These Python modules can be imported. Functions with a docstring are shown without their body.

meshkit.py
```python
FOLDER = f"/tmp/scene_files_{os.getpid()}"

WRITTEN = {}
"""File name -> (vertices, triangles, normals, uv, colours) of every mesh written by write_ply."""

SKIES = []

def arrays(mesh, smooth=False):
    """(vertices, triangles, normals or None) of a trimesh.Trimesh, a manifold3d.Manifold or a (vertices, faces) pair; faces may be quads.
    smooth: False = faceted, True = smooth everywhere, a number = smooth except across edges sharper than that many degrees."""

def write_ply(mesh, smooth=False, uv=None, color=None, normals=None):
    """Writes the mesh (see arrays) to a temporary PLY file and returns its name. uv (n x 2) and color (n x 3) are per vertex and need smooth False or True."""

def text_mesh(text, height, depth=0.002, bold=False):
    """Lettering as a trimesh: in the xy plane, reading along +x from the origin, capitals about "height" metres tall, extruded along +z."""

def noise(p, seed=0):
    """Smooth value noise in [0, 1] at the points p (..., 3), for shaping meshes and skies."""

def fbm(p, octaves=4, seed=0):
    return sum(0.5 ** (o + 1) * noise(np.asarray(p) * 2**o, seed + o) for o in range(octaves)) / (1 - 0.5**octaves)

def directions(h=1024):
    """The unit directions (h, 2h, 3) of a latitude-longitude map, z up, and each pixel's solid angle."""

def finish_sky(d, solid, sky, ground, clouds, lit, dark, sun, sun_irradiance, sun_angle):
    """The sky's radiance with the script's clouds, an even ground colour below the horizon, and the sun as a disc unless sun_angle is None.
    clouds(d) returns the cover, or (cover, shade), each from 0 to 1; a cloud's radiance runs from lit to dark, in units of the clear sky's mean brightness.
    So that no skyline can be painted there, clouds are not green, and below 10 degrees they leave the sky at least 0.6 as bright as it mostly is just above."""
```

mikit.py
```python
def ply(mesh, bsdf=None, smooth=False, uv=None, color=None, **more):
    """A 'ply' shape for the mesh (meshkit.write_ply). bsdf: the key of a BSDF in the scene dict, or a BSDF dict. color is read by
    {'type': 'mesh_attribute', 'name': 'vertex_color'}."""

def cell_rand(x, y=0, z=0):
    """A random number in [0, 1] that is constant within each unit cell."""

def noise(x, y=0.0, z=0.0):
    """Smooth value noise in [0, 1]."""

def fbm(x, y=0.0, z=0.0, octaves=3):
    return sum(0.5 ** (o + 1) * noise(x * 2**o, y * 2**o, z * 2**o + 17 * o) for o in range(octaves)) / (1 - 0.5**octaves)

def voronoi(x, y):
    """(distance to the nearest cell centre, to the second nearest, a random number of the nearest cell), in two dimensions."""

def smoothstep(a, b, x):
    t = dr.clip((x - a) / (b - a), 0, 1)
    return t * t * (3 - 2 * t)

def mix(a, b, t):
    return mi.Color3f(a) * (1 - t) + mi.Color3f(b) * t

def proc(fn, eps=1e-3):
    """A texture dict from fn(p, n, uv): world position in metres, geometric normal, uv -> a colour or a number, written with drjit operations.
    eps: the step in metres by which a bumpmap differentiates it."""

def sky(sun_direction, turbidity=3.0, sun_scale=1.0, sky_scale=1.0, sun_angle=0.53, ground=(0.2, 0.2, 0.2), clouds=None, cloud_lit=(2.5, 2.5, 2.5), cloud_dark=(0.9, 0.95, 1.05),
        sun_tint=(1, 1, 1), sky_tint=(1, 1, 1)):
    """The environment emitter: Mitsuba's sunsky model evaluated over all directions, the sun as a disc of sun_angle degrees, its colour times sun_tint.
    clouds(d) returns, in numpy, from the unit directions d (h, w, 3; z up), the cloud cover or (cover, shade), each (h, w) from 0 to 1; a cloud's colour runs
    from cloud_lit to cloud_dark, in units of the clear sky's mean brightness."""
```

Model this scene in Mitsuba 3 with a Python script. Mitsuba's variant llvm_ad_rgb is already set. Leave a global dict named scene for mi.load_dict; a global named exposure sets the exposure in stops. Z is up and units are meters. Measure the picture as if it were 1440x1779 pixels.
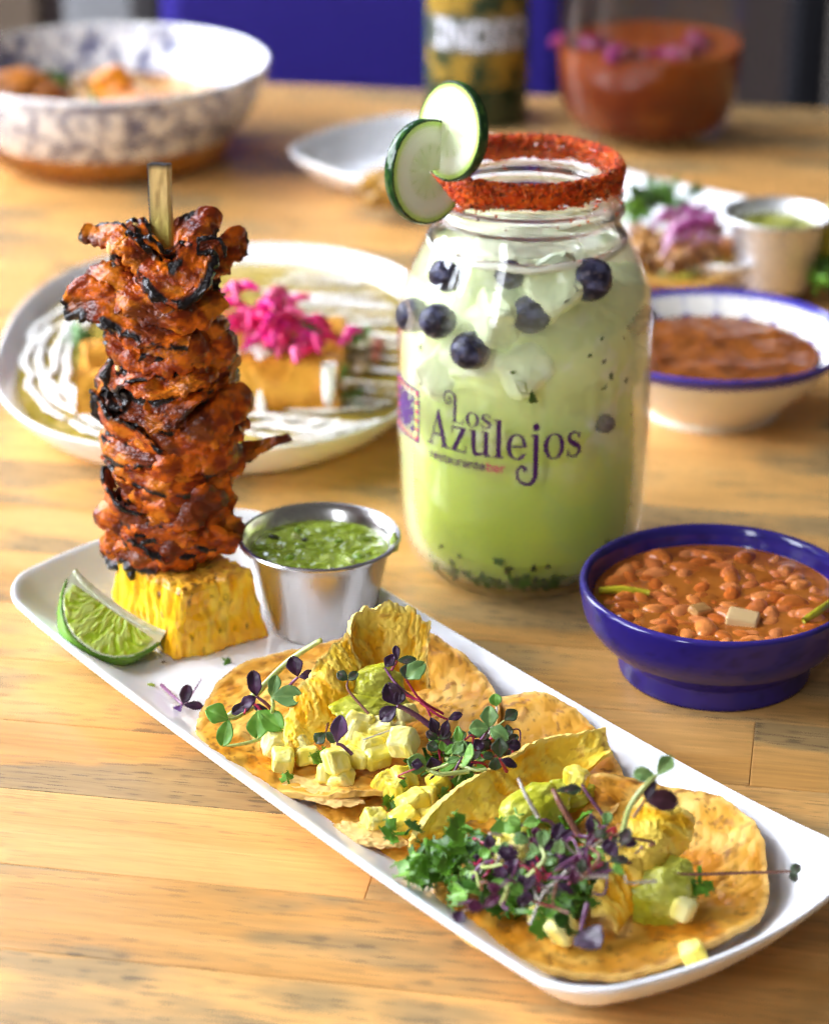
import math, random
import numpy as np, trimesh, mitsuba as mi, mikit, meshkit
from mikit import proc, fbm, noise, voronoi, cell_rand, smoothstep, mix
import drjit as dr
from shapely.geometry import Polygon, Point, LineString, box as sbox
from shapely.ops import unary_union
from shapely import affinity
T = mi.ScalarTransform4f
scene, labels = {}, {}

# ---------------------------------------------------------------- camera, lamps, exposure
PITCH = math.radians(24.5)
scene['camera'] = {'type': 'thinlens', 'fov': 2 * math.degrees(math.atan(889.5 / 4200)), 'fov_axis': 'y',
                   'aperture_radius': 0.0048, 'focus_distance': 0.760, 'near_clip': 0.05, 'far_clip': 20.0,
                   'to_world': T().look_at(origin=[0, 0, 0.40], target=[0, math.cos(PITCH), 0.40 - math.sin(PITCH)], up=[0, 0, 1])}
exposure = 0.76
scene['room_light'] = {'type': 'constant', 'radiance': {'type': 'rgb', 'value': [0.07, 0.066, 0.062]}}
FOOD = np.array([0.0, 0.78, 0.0])


def panel(key, c, w, h, rgb, target=FOOD):
    m = T().look_at(origin=list(map(float, c)), target=list(map(float, target)), up=[0, 0, 1]) @ T().scale([w / 2, h / 2, 1])
    scene[key] = {'type': 'rectangle', 'to_world': m, 'bsdf': {'type': 'diffuse', 'reflectance': {'type': 'rgb', 'value': 0.3}},
                  'emitter': {'type': 'area', 'radiance': {'type': 'rgb', 'value': list(rgb)}}}
    labels[key] = {'kind': 'structure'}


WIN = (10.5, 11.2, 12.4)
for i, (x, y, w, rad) in enumerate([(-1.55, 2.05, 0.62, WIN), (-1.75, 1.25, 0.62, WIN), (-1.75, 0.45, 0.62, WIN), (-1.0, -0.85, 0.28, (9.0, 9.4, 10.2)), (-0.95, 2.85, 0.9, (6.5, 7.3, 9.4))]):   # daylight: tall window panes along the left
    panel('window_light' + ('' if i == 0 else f'_{i:03d}'), (x, y, 1.0 if i < 4 else 1.25), w, 1.25, rad, (0, 0.8, 0.1))
for i, (x, y) in enumerate([(0.40, 1.20), (0.80, 0.80), (0.15, 1.90), (-0.40, 0.95), (0.95, 1.70)]):   # warm ceiling spots
    panel('ceiling_lamp' + ('' if i == 0 else f'_{i:03d}'), (x, y, 1.75), 0.16, 0.16, (142, 106, 66), (x, y, 0))

# ---------------------------------------------------------------- materials
VC = {'type': 'mesh_attribute', 'name': 'vertex_color'}


def rgb(*c):
    return {'type': 'rgb', 'value': list(c)}


def principled(key, color, rough, two=True, bump=None, **kw):
    b = {'type': 'principled', 'base_color': color, 'roughness': rough, **kw}
    if bump:
        b = {'type': 'bumpmap', 'arbitrary': bump[0], 'scale': bump[1], 'bsdf': b}
    scene[key] = {'type': 'twosided', 'bsdf': b} if two else b


ROT = math.radians(-10.0)
CU, SU = math.cos(ROT), math.sin(ROT)
PW, V0 = 0.0424, 0.548                 # stave width and the first joint
ROWOFF = [0.0] * 64


def stave_offset(row):                 # where the butt joints of a row lie
    return ((row * 0.6180339 + 0.123) % 1.0) * 0.46


def wood_color(p, n, uv):
    u, v = p.x * CU + p.y * SU, -p.x * SU + p.y * CU
    row = dr.floor((v - V0) / PW)
    off = row * 0.6180339 + 0.123 + 100
    off = (off - dr.floor(off)) * 0.46
    col = dr.floor((u - off) / 0.46)
    r1, r2 = cell_rand(row, col, 3), cell_rand(row, col, 9)
    uu, vv = u + r1 * 3.7, v + r2 * 2.3
    wob = fbm(uu * 9, vv * 34, r1 * 9, octaves=4)
    band = fbm(uu * 5 + 3, vv * 75 + wob * 2.4, r2 * 7, octaves=4)
    fine = fbm(uu * 55, vv * 850 + wob * 6, 0.3, octaves=4)
    dash = noise(uu * 150, vv * 1350 + wob * 9, 5.5)
    patch = fbm(uu * 16 + 7, vv * 42 + wob, r1 * 5, octaves=4)
    c = mix((0.65, 0.350, 0.115), (0.51, 0.250, 0.068), smoothstep(0.32, 0.72, band))
    c = mix(c, (0.66, 0.37, 0.12), smoothstep(0.5, 0.85, r1) * 0.5)
    c = mix(c, (0.54, 0.27, 0.075), smoothstep(0.6, 1.0, r2) * 0.22)
    stain = smoothstep(0.47, 0.64, patch + (r2 - 0.5) * 0.10)
    c = mix(c, (0.245, 0.185, 0.095), stain * 0.66)
    c = c * (0.77 + 0.44 * fine)
    c = mix(c, (0.12, 0.085, 0.05), smoothstep(0.55, 0.74, dash) * (0.28 + 0.40 * stain) * smoothstep(0.30, 0.6, patch + 0.08))
    return c


def wood_rough(p, n, uv):
    u, v = p.x * CU + p.y * SU, -p.x * SU + p.y * CU
    return 0.27 + 0.16 * fbm(u * 60, v * 400, 1.7, octaves=3)


def wood_bump(p, n, uv):
    u, v = p.x * CU + p.y * SU, -p.x * SU + p.y * CU
    return fbm(u * 60, v * 1300, 0.3, octaves=2)


scene['wood'] = {'type': 'twosided', 'bsdf': {'type': 'bumpmap', 'arbitrary': proc(wood_bump, eps=2e-4), 'scale': 0.00009,
                 'bsdf': {'type': 'principled', 'base_color': proc(wood_color), 'roughness': proc(wood_rough), 'specular': 0.24}}}


def grain_bump(p, n, uv):
    return fbm(p.x * 900, p.y * 900, p.z * 900, octaves=3)


GB = proc(grain_bump, eps=1.5e-4)
principled('ceramic', rgb(0.80, 0.80, 0.82), 0.10, specular=0.45, clearcoat=0.2, clearcoat_gloss=0.95)
principled('glaze', VC, 0.10, specular=0.4, clearcoat=0.2, clearcoat_gloss=0.95)
principled('matte', VC, 0.75, specular=0.15)
principled('satin', VC, 0.42, specular=0.28)
principled('wet', VC, 0.085, specular=0.33, flatness=0.4, bump=(GB, 0.00012))
principled('juicy', VC, 0.20, specular=0.30, flatness=0.7, bump=(GB, 0.00010))
principled('charred', VC, 0.20, specular=0.22, bump=(GB, 0.00050))
principled('crisp', VC, 0.42, specular=0.18, flatness=0.2, bump=(GB, 0.00016))
principled('leafy', VC, 0.36, specular=0.3, flatness=0.4)
scene['steel'] = {'type': 'twosided', 'bsdf': {'type': 'roughconductor', 'material': 'none', 'alpha': 0.06, 'distribution': 'ggx', 'specular_reflectance': rgb(0.62, 0.60, 0.58)}}
scene['brushed_steel'] = {'type': 'twosided', 'bsdf': {'type': 'roughconductor', 'material': 'none', 'alpha': 0.24, 'distribution': 'ggx', 'specular_reflectance': rgb(0.86, 0.86, 0.88)}}
scene['jar_glass'] = {'type': 'thindielectric', 'int_ior': 1.34, 'ext_ior': 1.0}
scene['solid_glass'] = {'type': 'dielectric', 'int_ior': 1.5, 'ext_ior': 1.0}
scene['drink_surface'] = {'type': 'thindielectric', 'int_ior': 1.08, 'ext_ior': 1.0}
scene['drink_medium'] = {'type': 'homogeneous', 'albedo': {'type': 'rgb', 'value': [0.93, 0.975, 0.74]}, 'sigma_t': 42.0}

# small things share a palette: uv.x names a pair of colours, uv.y runs from the first to the second
PAL_A, PAL_B, PAL_AT = [], [], {}


def palette(p, n, uv):
    i = mi.UInt32(dr.clip(uv.x + 0.5, 0, len(PAL_A) - 1))
    a, b = (mi.Color3f(*[dr.gather(mi.Float, mi.Float(np.array(L, np.float32)[:, k].copy()), i) for k in range(3)]) for L in (PAL_A, PAL_B))
    return a + (b - a) * dr.clip(uv.y, 0, 1)


PX = proc(palette)
principled('p_glaze', PX, 0.10, specular=0.4, clearcoat=0.2, clearcoat_gloss=0.95)
principled('p_matte', PX, 0.75, specular=0.15)
principled('p_satin', PX, 0.42, specular=0.28)
principled('p_wet', PX, 0.07, specular=0.36, flatness=0.4)
principled('p_juicy', PX, 0.11, specular=0.33, flatness=0.7)
principled('p_leafy', PX, 0.34, specular=0.28, flatness=0.4)


def pal_id(a, b):
    k = tuple(np.round(np.clip(np.r_[a, b], 0.002, 0.95), 4))
    if k not in PAL_AT:
        PAL_AT[k] = len(PAL_A); PAL_A.append(k[:3]); PAL_B.append(k[3:])
    return PAL_AT[k]


# ---------------------------------------------------------------- helpers
counts = {}


def numbered(name):
    k = counts.get(name, 0)
    counts[name] = k + 1
    return name if k == 0 else f'{name}_{k:03d}'


def tag(key, label=None, cat=None, group=None, kind=None):
    d = {}
    if label: d['label'] = label
    if cat: d['category'] = cat
    if group: d['group'] = group
    if kind: d['kind'] = kind
    labels[key] = d
    return key


def thing(name, label, cat, group=None):
    return tag(numbered(name), label, cat, group)


def add(name, mesh, mat, parent=None, label=None, cat=None, group=None, kind=None, color=None, pal=None, smooth=True, to_world=None, **more):
    """One entry of the scene; color is one colour or one per vertex."""
    key = numbered((parent + '__' if parent else '') + name)
    if isinstance(mesh, tuple):
        mesh = trimesh.Trimesh(np.asarray(mesh[0], float), np.asarray(mesh[1], int), process=False)
    if color is not None and np.ndim(color) == 1 and 'p_' + mat in scene:
        pal, color = (color, color, 0.0), None
    if pal is not None:
        n = len(mesh.vertices)
        more['uv'] = np.column_stack([np.full(n, float(pal_id(pal[0], pal[1]))), np.broadcast_to(pal[2], (n,))])
        mat = 'p_' + mat
    if color is not None:
        if smooth not in (True, False):
            raise ValueError('smooth')
        color = np.asarray(color, float)
        if color.ndim == 1:
            color = np.tile(color, (len(mesh.vertices), 1))
        color = np.clip(color, 0.002, 0.95)
    d = mikit.ply(mesh, mat, smooth=smooth, color=color, **more)
    if to_world is not None:
        d['to_world'] = to_world
    scene[key] = d
    if label or cat or group or kind:
        tag(key, label, cat, group, kind)
    return key


def nz(p, s, seed=0, o=3):
    return meshkit.fbm(np.asarray(p) * s, o, seed)


def sst(a, b, x):
    t = np.clip((np.asarray(x, float) - a) / (b - a), 0, 1)
    return t * t * (3 - 2 * t)


def lerp(a, b, t):
    t = np.asarray(t, float)[..., None]
    return np.asarray(a, float) * (1 - t) + np.asarray(b, float) * t


def unit(v):
    v = np.asarray(v, float)
    return v / (np.linalg.norm(v, axis=-1, keepdims=True) + 1e-12)


def spline(pts, n):
    """n points on a Catmull-Rom curve through pts."""
    p = np.asarray(pts, float)
    if p.ndim == 1: p = p[:, None]
    q = np.vstack([2 * p[0] - p[1], p, 2 * p[-1] - p[-2]])
    s = np.linspace(0, len(p) - 1 - 1e-9, n)
    i = s.astype(int)
    t = (s - i)[:, None]
    a, b, c, d = q[i], q[i + 1], q[i + 2], q[i + 3]
    r = 0.5 * (2 * b + (c - a) * t + (2 * a - 5 * b + 4 * c - d) * t**2 + (3 * b - a - 3 * c + d) * t**3)
    return r


def grid_faces(nu, nv, wu=False, wv=False, off=0):
    U, V = (nu if wu else nu - 1), (nv if wv else nv - 1)
    i, j = np.meshgrid(np.arange(U), np.arange(V), indexing='ij')
    a, b = i * nv + j, ((i + 1) % nu) * nv + j
    c, d = ((i + 1) % nu) * nv + (j + 1) % nv, i * nv + (j + 1) % nv
    return np.vstack([np.stack([a, b, c], -1).reshape(-1, 3), np.stack([a, c, d], -1).reshape(-1, 3)]) + off


def revolve(profile, n=96, wave=None):
    """A lathe body about z; profile (r, z) from the bottom axis outwards, closed shapes return to the axis."""
    pr = np.asarray(profile, float)
    th = np.arange(n) * 2 * np.pi / n
    v = np.stack([pr[None, :, 0] * np.cos(th)[:, None], pr[None, :, 0] * np.sin(th)[:, None], np.broadcast_to(pr[None, :, 1], (n, len(pr)))], -1)
    return v.reshape(-1, 3), grid_faces(n, len(pr), wu=True)


def smooth_profile(pts, n):
    return spline(pts, n)


def thick(P, t, wu=False):
    """A closed sheet of thickness t (number or grid) on the point grid P (nu, nv, 3). Returns (v, f, U, V, side)."""
    nu, nv = P.shape[:2]
    du = np.roll(P, -1, 0) - np.roll(P, 1, 0) if wu else np.gradient(P, axis=0)
    N = unit(np.cross(du, np.gradient(P, axis=1)))
    t = np.broadcast_to(t, (nu, nv))[..., None]
    top, bot = P + N * t / 2, P - N * t / 2
    v = np.vstack([top.reshape(-1, 3), bot.reshape(-1, 3)])
    f = grid_faces(nu, nv, wu)
    n0 = nu * nv
    fs = [f, f[:, ::-1] + n0]
    idx = np.arange(n0).reshape(nu, nv)

    def seam(e, flip):
        a, b = e[:-1], e[1:]
        q = np.vstack([np.stack([a, a + n0, b + n0], -1), np.stack([a, b + n0, b], -1)])
        fs.append(q[:, ::-1] if flip else q)
    for k, flip in ((0, False), (-1, True)):
        e = idx[:, k]
        if wu: e = np.append(e, e[0])
        seam(e, flip)
    if not wu:
        seam(idx[0, :], True)
        seam(idx[-1, :], False)
    U, V = np.meshgrid(np.linspace(0, 1, nu), np.linspace(0, 1, nv), indexing='ij')
    return v, np.vstack(fs), np.tile(U.ravel(), 2), np.tile(V.ravel(), 2), np.repeat([1, -1], n0)


def crisp(v, f, c):
    """Gives the rim of a thick() sheet vertices of its own, so that its edge stays sharp."""
    n0 = len(v) // 2
    rim = (f < n0).any(1) & (f >= n0).any(1)
    u, inv = np.unique(f[rim], return_inverse=True)
    g = f.copy(); g[rim] = inv.reshape(-1, 3) + len(v)
    return np.vstack([v, v[u]]), g, np.vstack([c, c[u]])


def tube(pts, r, sides=8, n=None):
    p = spline(pts, n) if n else np.asarray(pts, float)
    r = np.broadcast_to(r, (len(p),)) if np.ndim(r) == 0 else np.interp(np.linspace(0, 1, len(p)), np.linspace(0, 1, len(r)), r)
    t = unit(np.gradient(p, axis=0))
    ref = np.array([0, 0, 1.0]) if np.abs(t[:, 2]).mean() < 0.8 else np.array([1.0, 0, 0])
    a = unit(np.cross(t, ref)); b = np.cross(t, a)
    an = np.arange(sides) * 2 * np.pi / sides
    v = p[:, None] + r[:, None, None] * (np.cos(an)[None, :, None] * a[:, None] + np.sin(an)[None, :, None] * b[:, None])
    v = np.vstack([v.reshape(-1, 3), p[:1], p[-1:]])
    f = [grid_faces(len(p), sides, False, True)]
    k = np.arange(sides); m = len(p) * sides
    f.append(np.stack([k * 0 + m, (k + 1) % sides, k], -1)); e = (len(p) - 1) * sides
    f.append(np.stack([k * 0 + m + 1, e + k, e + (k + 1) % sides], -1))
    return v, np.vstack(f)[:, ::-1]


def blob(size, seed, sub=3, amp=0.2, freq=1.6, rot=None, square=1.0):
    """A lump: sphere pushed by noise, towards a box when square < 1."""
    m = trimesh.creation.icosphere(subdivisions=sub)
    d = np.array(m.vertices)
    v = np.sign(d) * np.abs(d) ** square
    v = v / (np.abs(v) ** 4).sum(1, keepdims=True) ** 0.25 if square < 1 else v
    v = v * (1 + amp * (nz(d + 7, freq, seed) - 0.5) * 2)[:, None]
    v = v * np.asarray(size, float)
    if rot is not None: v = v @ rot.T
    return v, np.array(m.faces)


def rotm(rx=0, ry=0, rz=0):
    cx, sx, cy, sy, cz, sz = math.cos(rx), math.sin(rx), math.cos(ry), math.sin(ry), math.cos(rz), math.sin(rz)
    return (np.array([[cz, -sz, 0], [sz, cz, 0], [0, 0, 1]]) @ np.array([[cy, 0, sy], [0, 1, 0], [-sy, 0, cy]]) @ np.array([[1, 0, 0], [0, cx, -sx], [0, sx, cx]]))


def frame(n, up=(0, 0, 1)):
    """Columns x, y, z with z along n."""
    z = unit(n); x = unit(np.cross(up, z)); y = np.cross(z, x)
    return np.stack([x, y, z], 1)


def moved(m, loc=(0, 0, 0), R=None):
    v = np.asarray(m[0], float)
    return ((v @ R.T if R is not None else v) + np.asarray(loc, float), m[1])


def joined(ms):
    v, f, k = [], [], 0
    for a, b in ((m[0], m[1]) for m in ms):
        v.append(a); f.append(np.asarray(b) + k); k += len(a)
    return np.vstack(v), np.vstack(f)


def rounded_box(sx, sy, sz, r, sub=2):
    import manifold3d as m3
    s = m3.Manifold.sphere(r, 12 if sub < 3 else 20)
    h = [s.translate([a * (sx / 2 - r), b * (sy / 2 - r), c * (sz / 2 - r)]) for a in (-1, 1) for b in (-1, 1) for c in (-1, 1)]
    m = m3.Manifold.batch_hull(h).to_mesh()
    return np.array(m.vert_properties[:, :3], float), np.array(m.tri_verts)


def W_(x, y, z):
    """The point at height z that the survey of the photograph gives for its pixel x, y."""
    d = np.array([(x - 720) / 4200, math.cos(PITCH) - (y - 889.5) / 4200 * math.sin(PITCH), -math.sin(PITCH) - (y - 889.5) / 4200 * math.cos(PITCH)])
    return np.array([0, 0, 0.4]) + d * ((z - 0.4) / d[2])
# ---------------------------------------------------------------- setting: floor, wall, table
add('floor', (np.array([[-3, -1, -0.75], [3, -1, -0.75], [3, 4.2, -0.75], [-3, 4.2, -0.75]]), np.array([[0, 1, 2], [0, 2, 3]])), 'matte', color=(0.10, 0.075, 0.06), smooth=False, kind='structure')
principled('wall_paint', rgb(0.13, 0.095, 0.085), 0.6)
bw = trimesh.creation.box([6, 0.1, 3.2]); bw.apply_translation([0, 3.3, 0.85])
add('wall', bw, 'wall_paint', smooth=False, kind='structure')


def upright(name, label, cat, x0, x1, y, z0, z1, color, d=0.05):
    m = rounded_box(x1 - x0, d, z1 - z0, 0.008)
    return add(name, moved(m, ((x0 + x1) / 2, y, (z0 + z1) / 2)), 'satin', label=label, cat=cat, color=color)


upright('door_frame', 'blurred grey upright of a door frame behind the patterned bowl', 'door frame', -0.36, -0.288, 2.5, -0.75, 1.6, (0.30, 0.30, 0.31))
upright('door_post', 'dark blurred post beside the blue chair back, behind the patterned bowl', 'post', -0.287, -0.255, 2.45, -0.75, 1.6, (0.055, 0.05, 0.05))
upright('dark_post', 'black blurred upright at the far right behind the table', 'post', 0.375, 0.412, 2.40, -0.75, 1.6, (0.012, 0.012, 0.015))
upright('cupboard', 'dark brown blurred cupboard side at the far right edge', 'cupboard', 0.43, 0.80, 2.5, -0.75, 1.2, (0.10, 0.085, 0.07), 0.3)
upright('wooden_screen', 'dark brown blurred wooden screen behind the patterned bowl', 'screen', -1.1, -0.40, 2.6, -0.75, 1.3, (0.16, 0.115, 0.08), 0.06)
ch = thing('chair', 'blue padded chair back standing behind the far edge of the table', 'chair')
add('back', moved(rounded_box(0.305, 0.05, 0.62, 0.02, 3), (-0.036, 1.80, 0.04)), 'satin', ch, color=(0.028, 0.018, 0.20))
add('seat', moved(rounded_box(0.36, 0.36, 0.05, 0.02, 3), (-0.036, 1.99, -0.29)), 'satin', ch, color=(0.028, 0.018, 0.20))
for sx in (-1, 1):
    for sy in (0, 1):
        add('leg', tube([(-0.036 + sx * 0.14, 1.83 + sy * 0.3, -0.31), (-0.036 + sx * 0.15, 1.83 + sy * 0.32, -0.75)], 0.014, 10), 'satin', ch, color=(0.03, 0.03, 0.035))

table = thing('table', 'honey brown stave wood table with grey stained grain under all the dishes', 'table')
R2 = rotm(rz=ROT)


def stave(u0, u1, v0, v1):
    g, c = 0.00008, 0.00025
    z0, z1 = -0.032, 0.0
    x = [u0 + g, u1 - g]; y = [v0 + g, v1 - g]
    v = [(x[0], y[0], z0), (x[1], y[0], z0), (x[1], y[1], z0), (x[0], y[1], z0),
         (x[0], y[0], z1 - c), (x[1], y[0], z1 - c), (x[1], y[1], z1 - c), (x[0], y[1], z1 - c),
         (x[0] + c, y[0] + c, z1), (x[1] - c, y[0] + c, z1), (x[1] - c, y[1] - c, z1), (x[0] + c, y[1] - c, z1)]
    f = [(0, 2, 1), (0, 3, 2), (8, 9, 10), (8, 10, 11)]
    for b in (0, 4):
        for k in range(4):
            a, d = b + k, b + (k + 1) % 4
            f += [(a, d, d + 4), (a, d + 4, a + 4)]
    return np.array(v) @ R2.T, np.array(f)


UMIN, UMAX = -0.75, 0.62
for row in range(-9, 23):
    v0 = V0 + row * PW
    v1 = min(v0 + PW, 1.512)
    if v1 - v0 < 0.005: continue
    u = stave_offset(row) - 0.46 * 5
    while u < UMAX:
        a, b = max(u, UMIN), min(u + 0.46, UMAX)
        if b - a > 0.01:
            add('plank', stave(a, b, v0, v1), 'wood', table, smooth=False)
        u += 0.46
apron = rounded_box(1.25, 0.02, 0.09, 0.004)
add('apron', moved((apron[0] + np.array([-0.06, 1.485, -0.078]), apron[1]), (0, 0, 0), R2), 'satin', table, color=(0.30, 0.16, 0.06))


# ---------------------------------------------------------------- long white plates
def rr(a, b, r, n=160, bow=0.0):
    """Points round a rounded rectangle of half sides a, b, the same index always at the same place."""
    q = n // 4
    out = []
    for (cx, cy, a0) in ((a - r, b - r, 0), (-(a - r), b - r, 90), (-(a - r), -(b - r), 180), (a - r, -(b - r), 270)):
        m = q // 2
        for k in range(m):
            t = math.radians(a0 + 90 * k / (m - 1))
            out.append((cx + r * math.cos(t), cy + r * math.sin(t)))
        nxt = {0: (-(a - r), b), 90: (-a, -(b - r)), 180: (a - r, -b), 270: (a, b - r)}[a0]
        x, y = out[-1]
        for k in range(1, q - m + 1):
            s = k / (q - m + 1)
            out.append((x + (nxt[0] - x) * s, y + (nxt[1] - y) * s))
    o = np.array(out)
    if bow:
        o[:, 0] += np.sign(o[:, 0]) * bow * np.clip(1 - (o[:, 1] / b) ** 2, 0, 1) * (np.abs(o[:, 0]) / a) ** 6
    return o


PA, PB = 0.1535, 0.0565
# (inset, height, how much the corners rise)
PROFILE = [(0.050, 0.0062, 0), (0.030, 0.0062, 0), (0.0235, 0.0064, 0), (0.0200, 0.0070, 0.02), (0.0160, 0.0088, 0.1), (0.0110, 0.0118, 0.3), (0.0060, 0.0150, 0.6),
           (0.0030, 0.0170, 0.9), (0.0014, 0.0178, 1), (0.0004, 0.0176, 1), (0.0, 0.0168, 1), (0.0003, 0.0156, 1), (0.0014, 0.0146, 0.95), (0.0050, 0.0120, 0.6), (0.0110, 0.0076, 0.3), (0.0170, 0.0036, 0.1),
           (0.0220, 0.0016, 0), (0.0235, 0.0, 0), (0.0265, 0.0, 0), (0.0275, 0.0016, 0), (0.050, 0.0020, 0)]


def plate_mesh(n=240):
    rings = []
    for d, z, lift in PROFILE:
        o = rr(PA - d, PB - d, max(0.014 - d * 0.6, 0.004), n, 0.0115)
        corner = (np.abs(o[:, 0]) / PA) ** 3 * 0.0050 + (np.abs(o[:, 0]) / PA) ** 12 * (np.abs(o[:, 1]) / PB) ** 4 * 0.0015
        rings.append(np.column_stack([o, z + lift * corner]))
    P = np.stack(rings, 1)
    f = [grid_faces(n, P.shape[1], True)]
    v = np.vstack([P.reshape(-1, 3), [[0, 0, 0.0062], [0, 0, 0.0020]]])
    i = np.arange(n) * P.shape[1]
    j = np.roll(i, -1)
    f += [np.stack([i * 0 + len(v) - 2, j, i], -1), np.stack([i * 0 + len(v) - 1, i + P.shape[1] - 1, j + P.shape[1] - 1], -1)]
    return v, np.vstack(f)[:, ::-1]


PC = np.array([-0.0082, 0.6765])
PANG = math.atan2(-0.79, 0.61)
PR = rotm(rz=PANG)
add('long_plate', moved(plate_mesh(), (*PC, 0.0), PR), 'ceramic', label='long white rectangular plate in front, carrying the skewer and three tostadas', cat='plate', smooth=40)
FLOOR = 0.0066


# ---------------------------------------------------------------- pineapple block
def hexa(bot, top, n, push):
    """A block between four bottom and four top corners, faces gridded and joined."""
    c = np.array([bot, top], float)
    m = trimesh.creation.box([1, 1, 1])
    for _ in range(n): m = m.subdivide()
    m.merge_vertices()
    q = np.array(m.vertices) + 0.5
    q = np.clip(q, 0, 1)
    x, y, z = q.T[..., None]

    def quad(p): return (1 - x) * (1 - y) * p[0] + x * (1 - y) * p[1] + x * y * p[2] + (1 - x) * y * p[3]
    v = (1 - z[:]) * quad(c[0]) + z * quad(c[1])
    ctr = v.mean(0)
    # soft edges
    e = np.sort(np.abs(q - 0.5), 1)
    v = v + (ctr - v) * (0.05 * sst(0.40, 0.5, e[:, 1]) ** 2)[:, None]
    return push(v, q, unit(v - ctr)), np.array(m.faces)


A0, B0, D0 = np.array((-0.0828, 0.7375, 0.0066)), np.array((-0.0499, 0.7564, 0.0066)), np.array((-0.1087, 0.7711, 0.0066))
A1, B1, D1 = np.array((-0.0789, 0.7388, 0.0330)), np.array((-0.0566, 0.7591, 0.0330)), np.array((-0.1060, 0.7684, 0.0330))


def pine_push(v, q, d):
    fib = nz(v * np.array([1, 1, 0.16]), 380, 3, 3) - 0.5
    lump = nz(v, 110, 5, 3) - 0.5
    return v + d * (fib * 0.0036 + lump * 0.0040)[:, None]


pm = hexa([A0, B0, B0 + D0 - A0, D0], [A1, B1, B1 + D1 - A1, D1], 6, pine_push)
v = pm[0]
top = sst(0.0295, 0.0335, v[:, 2])
c = lerp((0.86, 0.44, 0.008), (0.90, 0.62, 0.05), sst(0.36, 0.62, nz(v * np.array([1, 1, 0.16]), 380, 3, 3)))
c = lerp(c, (0.42, 0.16, 0.01), sst(0.60, 0.72, nz(v * np.array([1, 1, 0.14]), 330, 44, 3)) * 0.55)
c = lerp(c, (0.80, 0.34, 0.006), sst(0.45, 0.7, nz(v * np.array([1, 1, .3]), 120, 4, 3)) * 0.75)
c = lerp(c, (0.55, 0.24, 0.03), top * (0.35 + 0.6 * sst(0.4, 0.6, nz(v, 160, 6, 3))))
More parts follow.
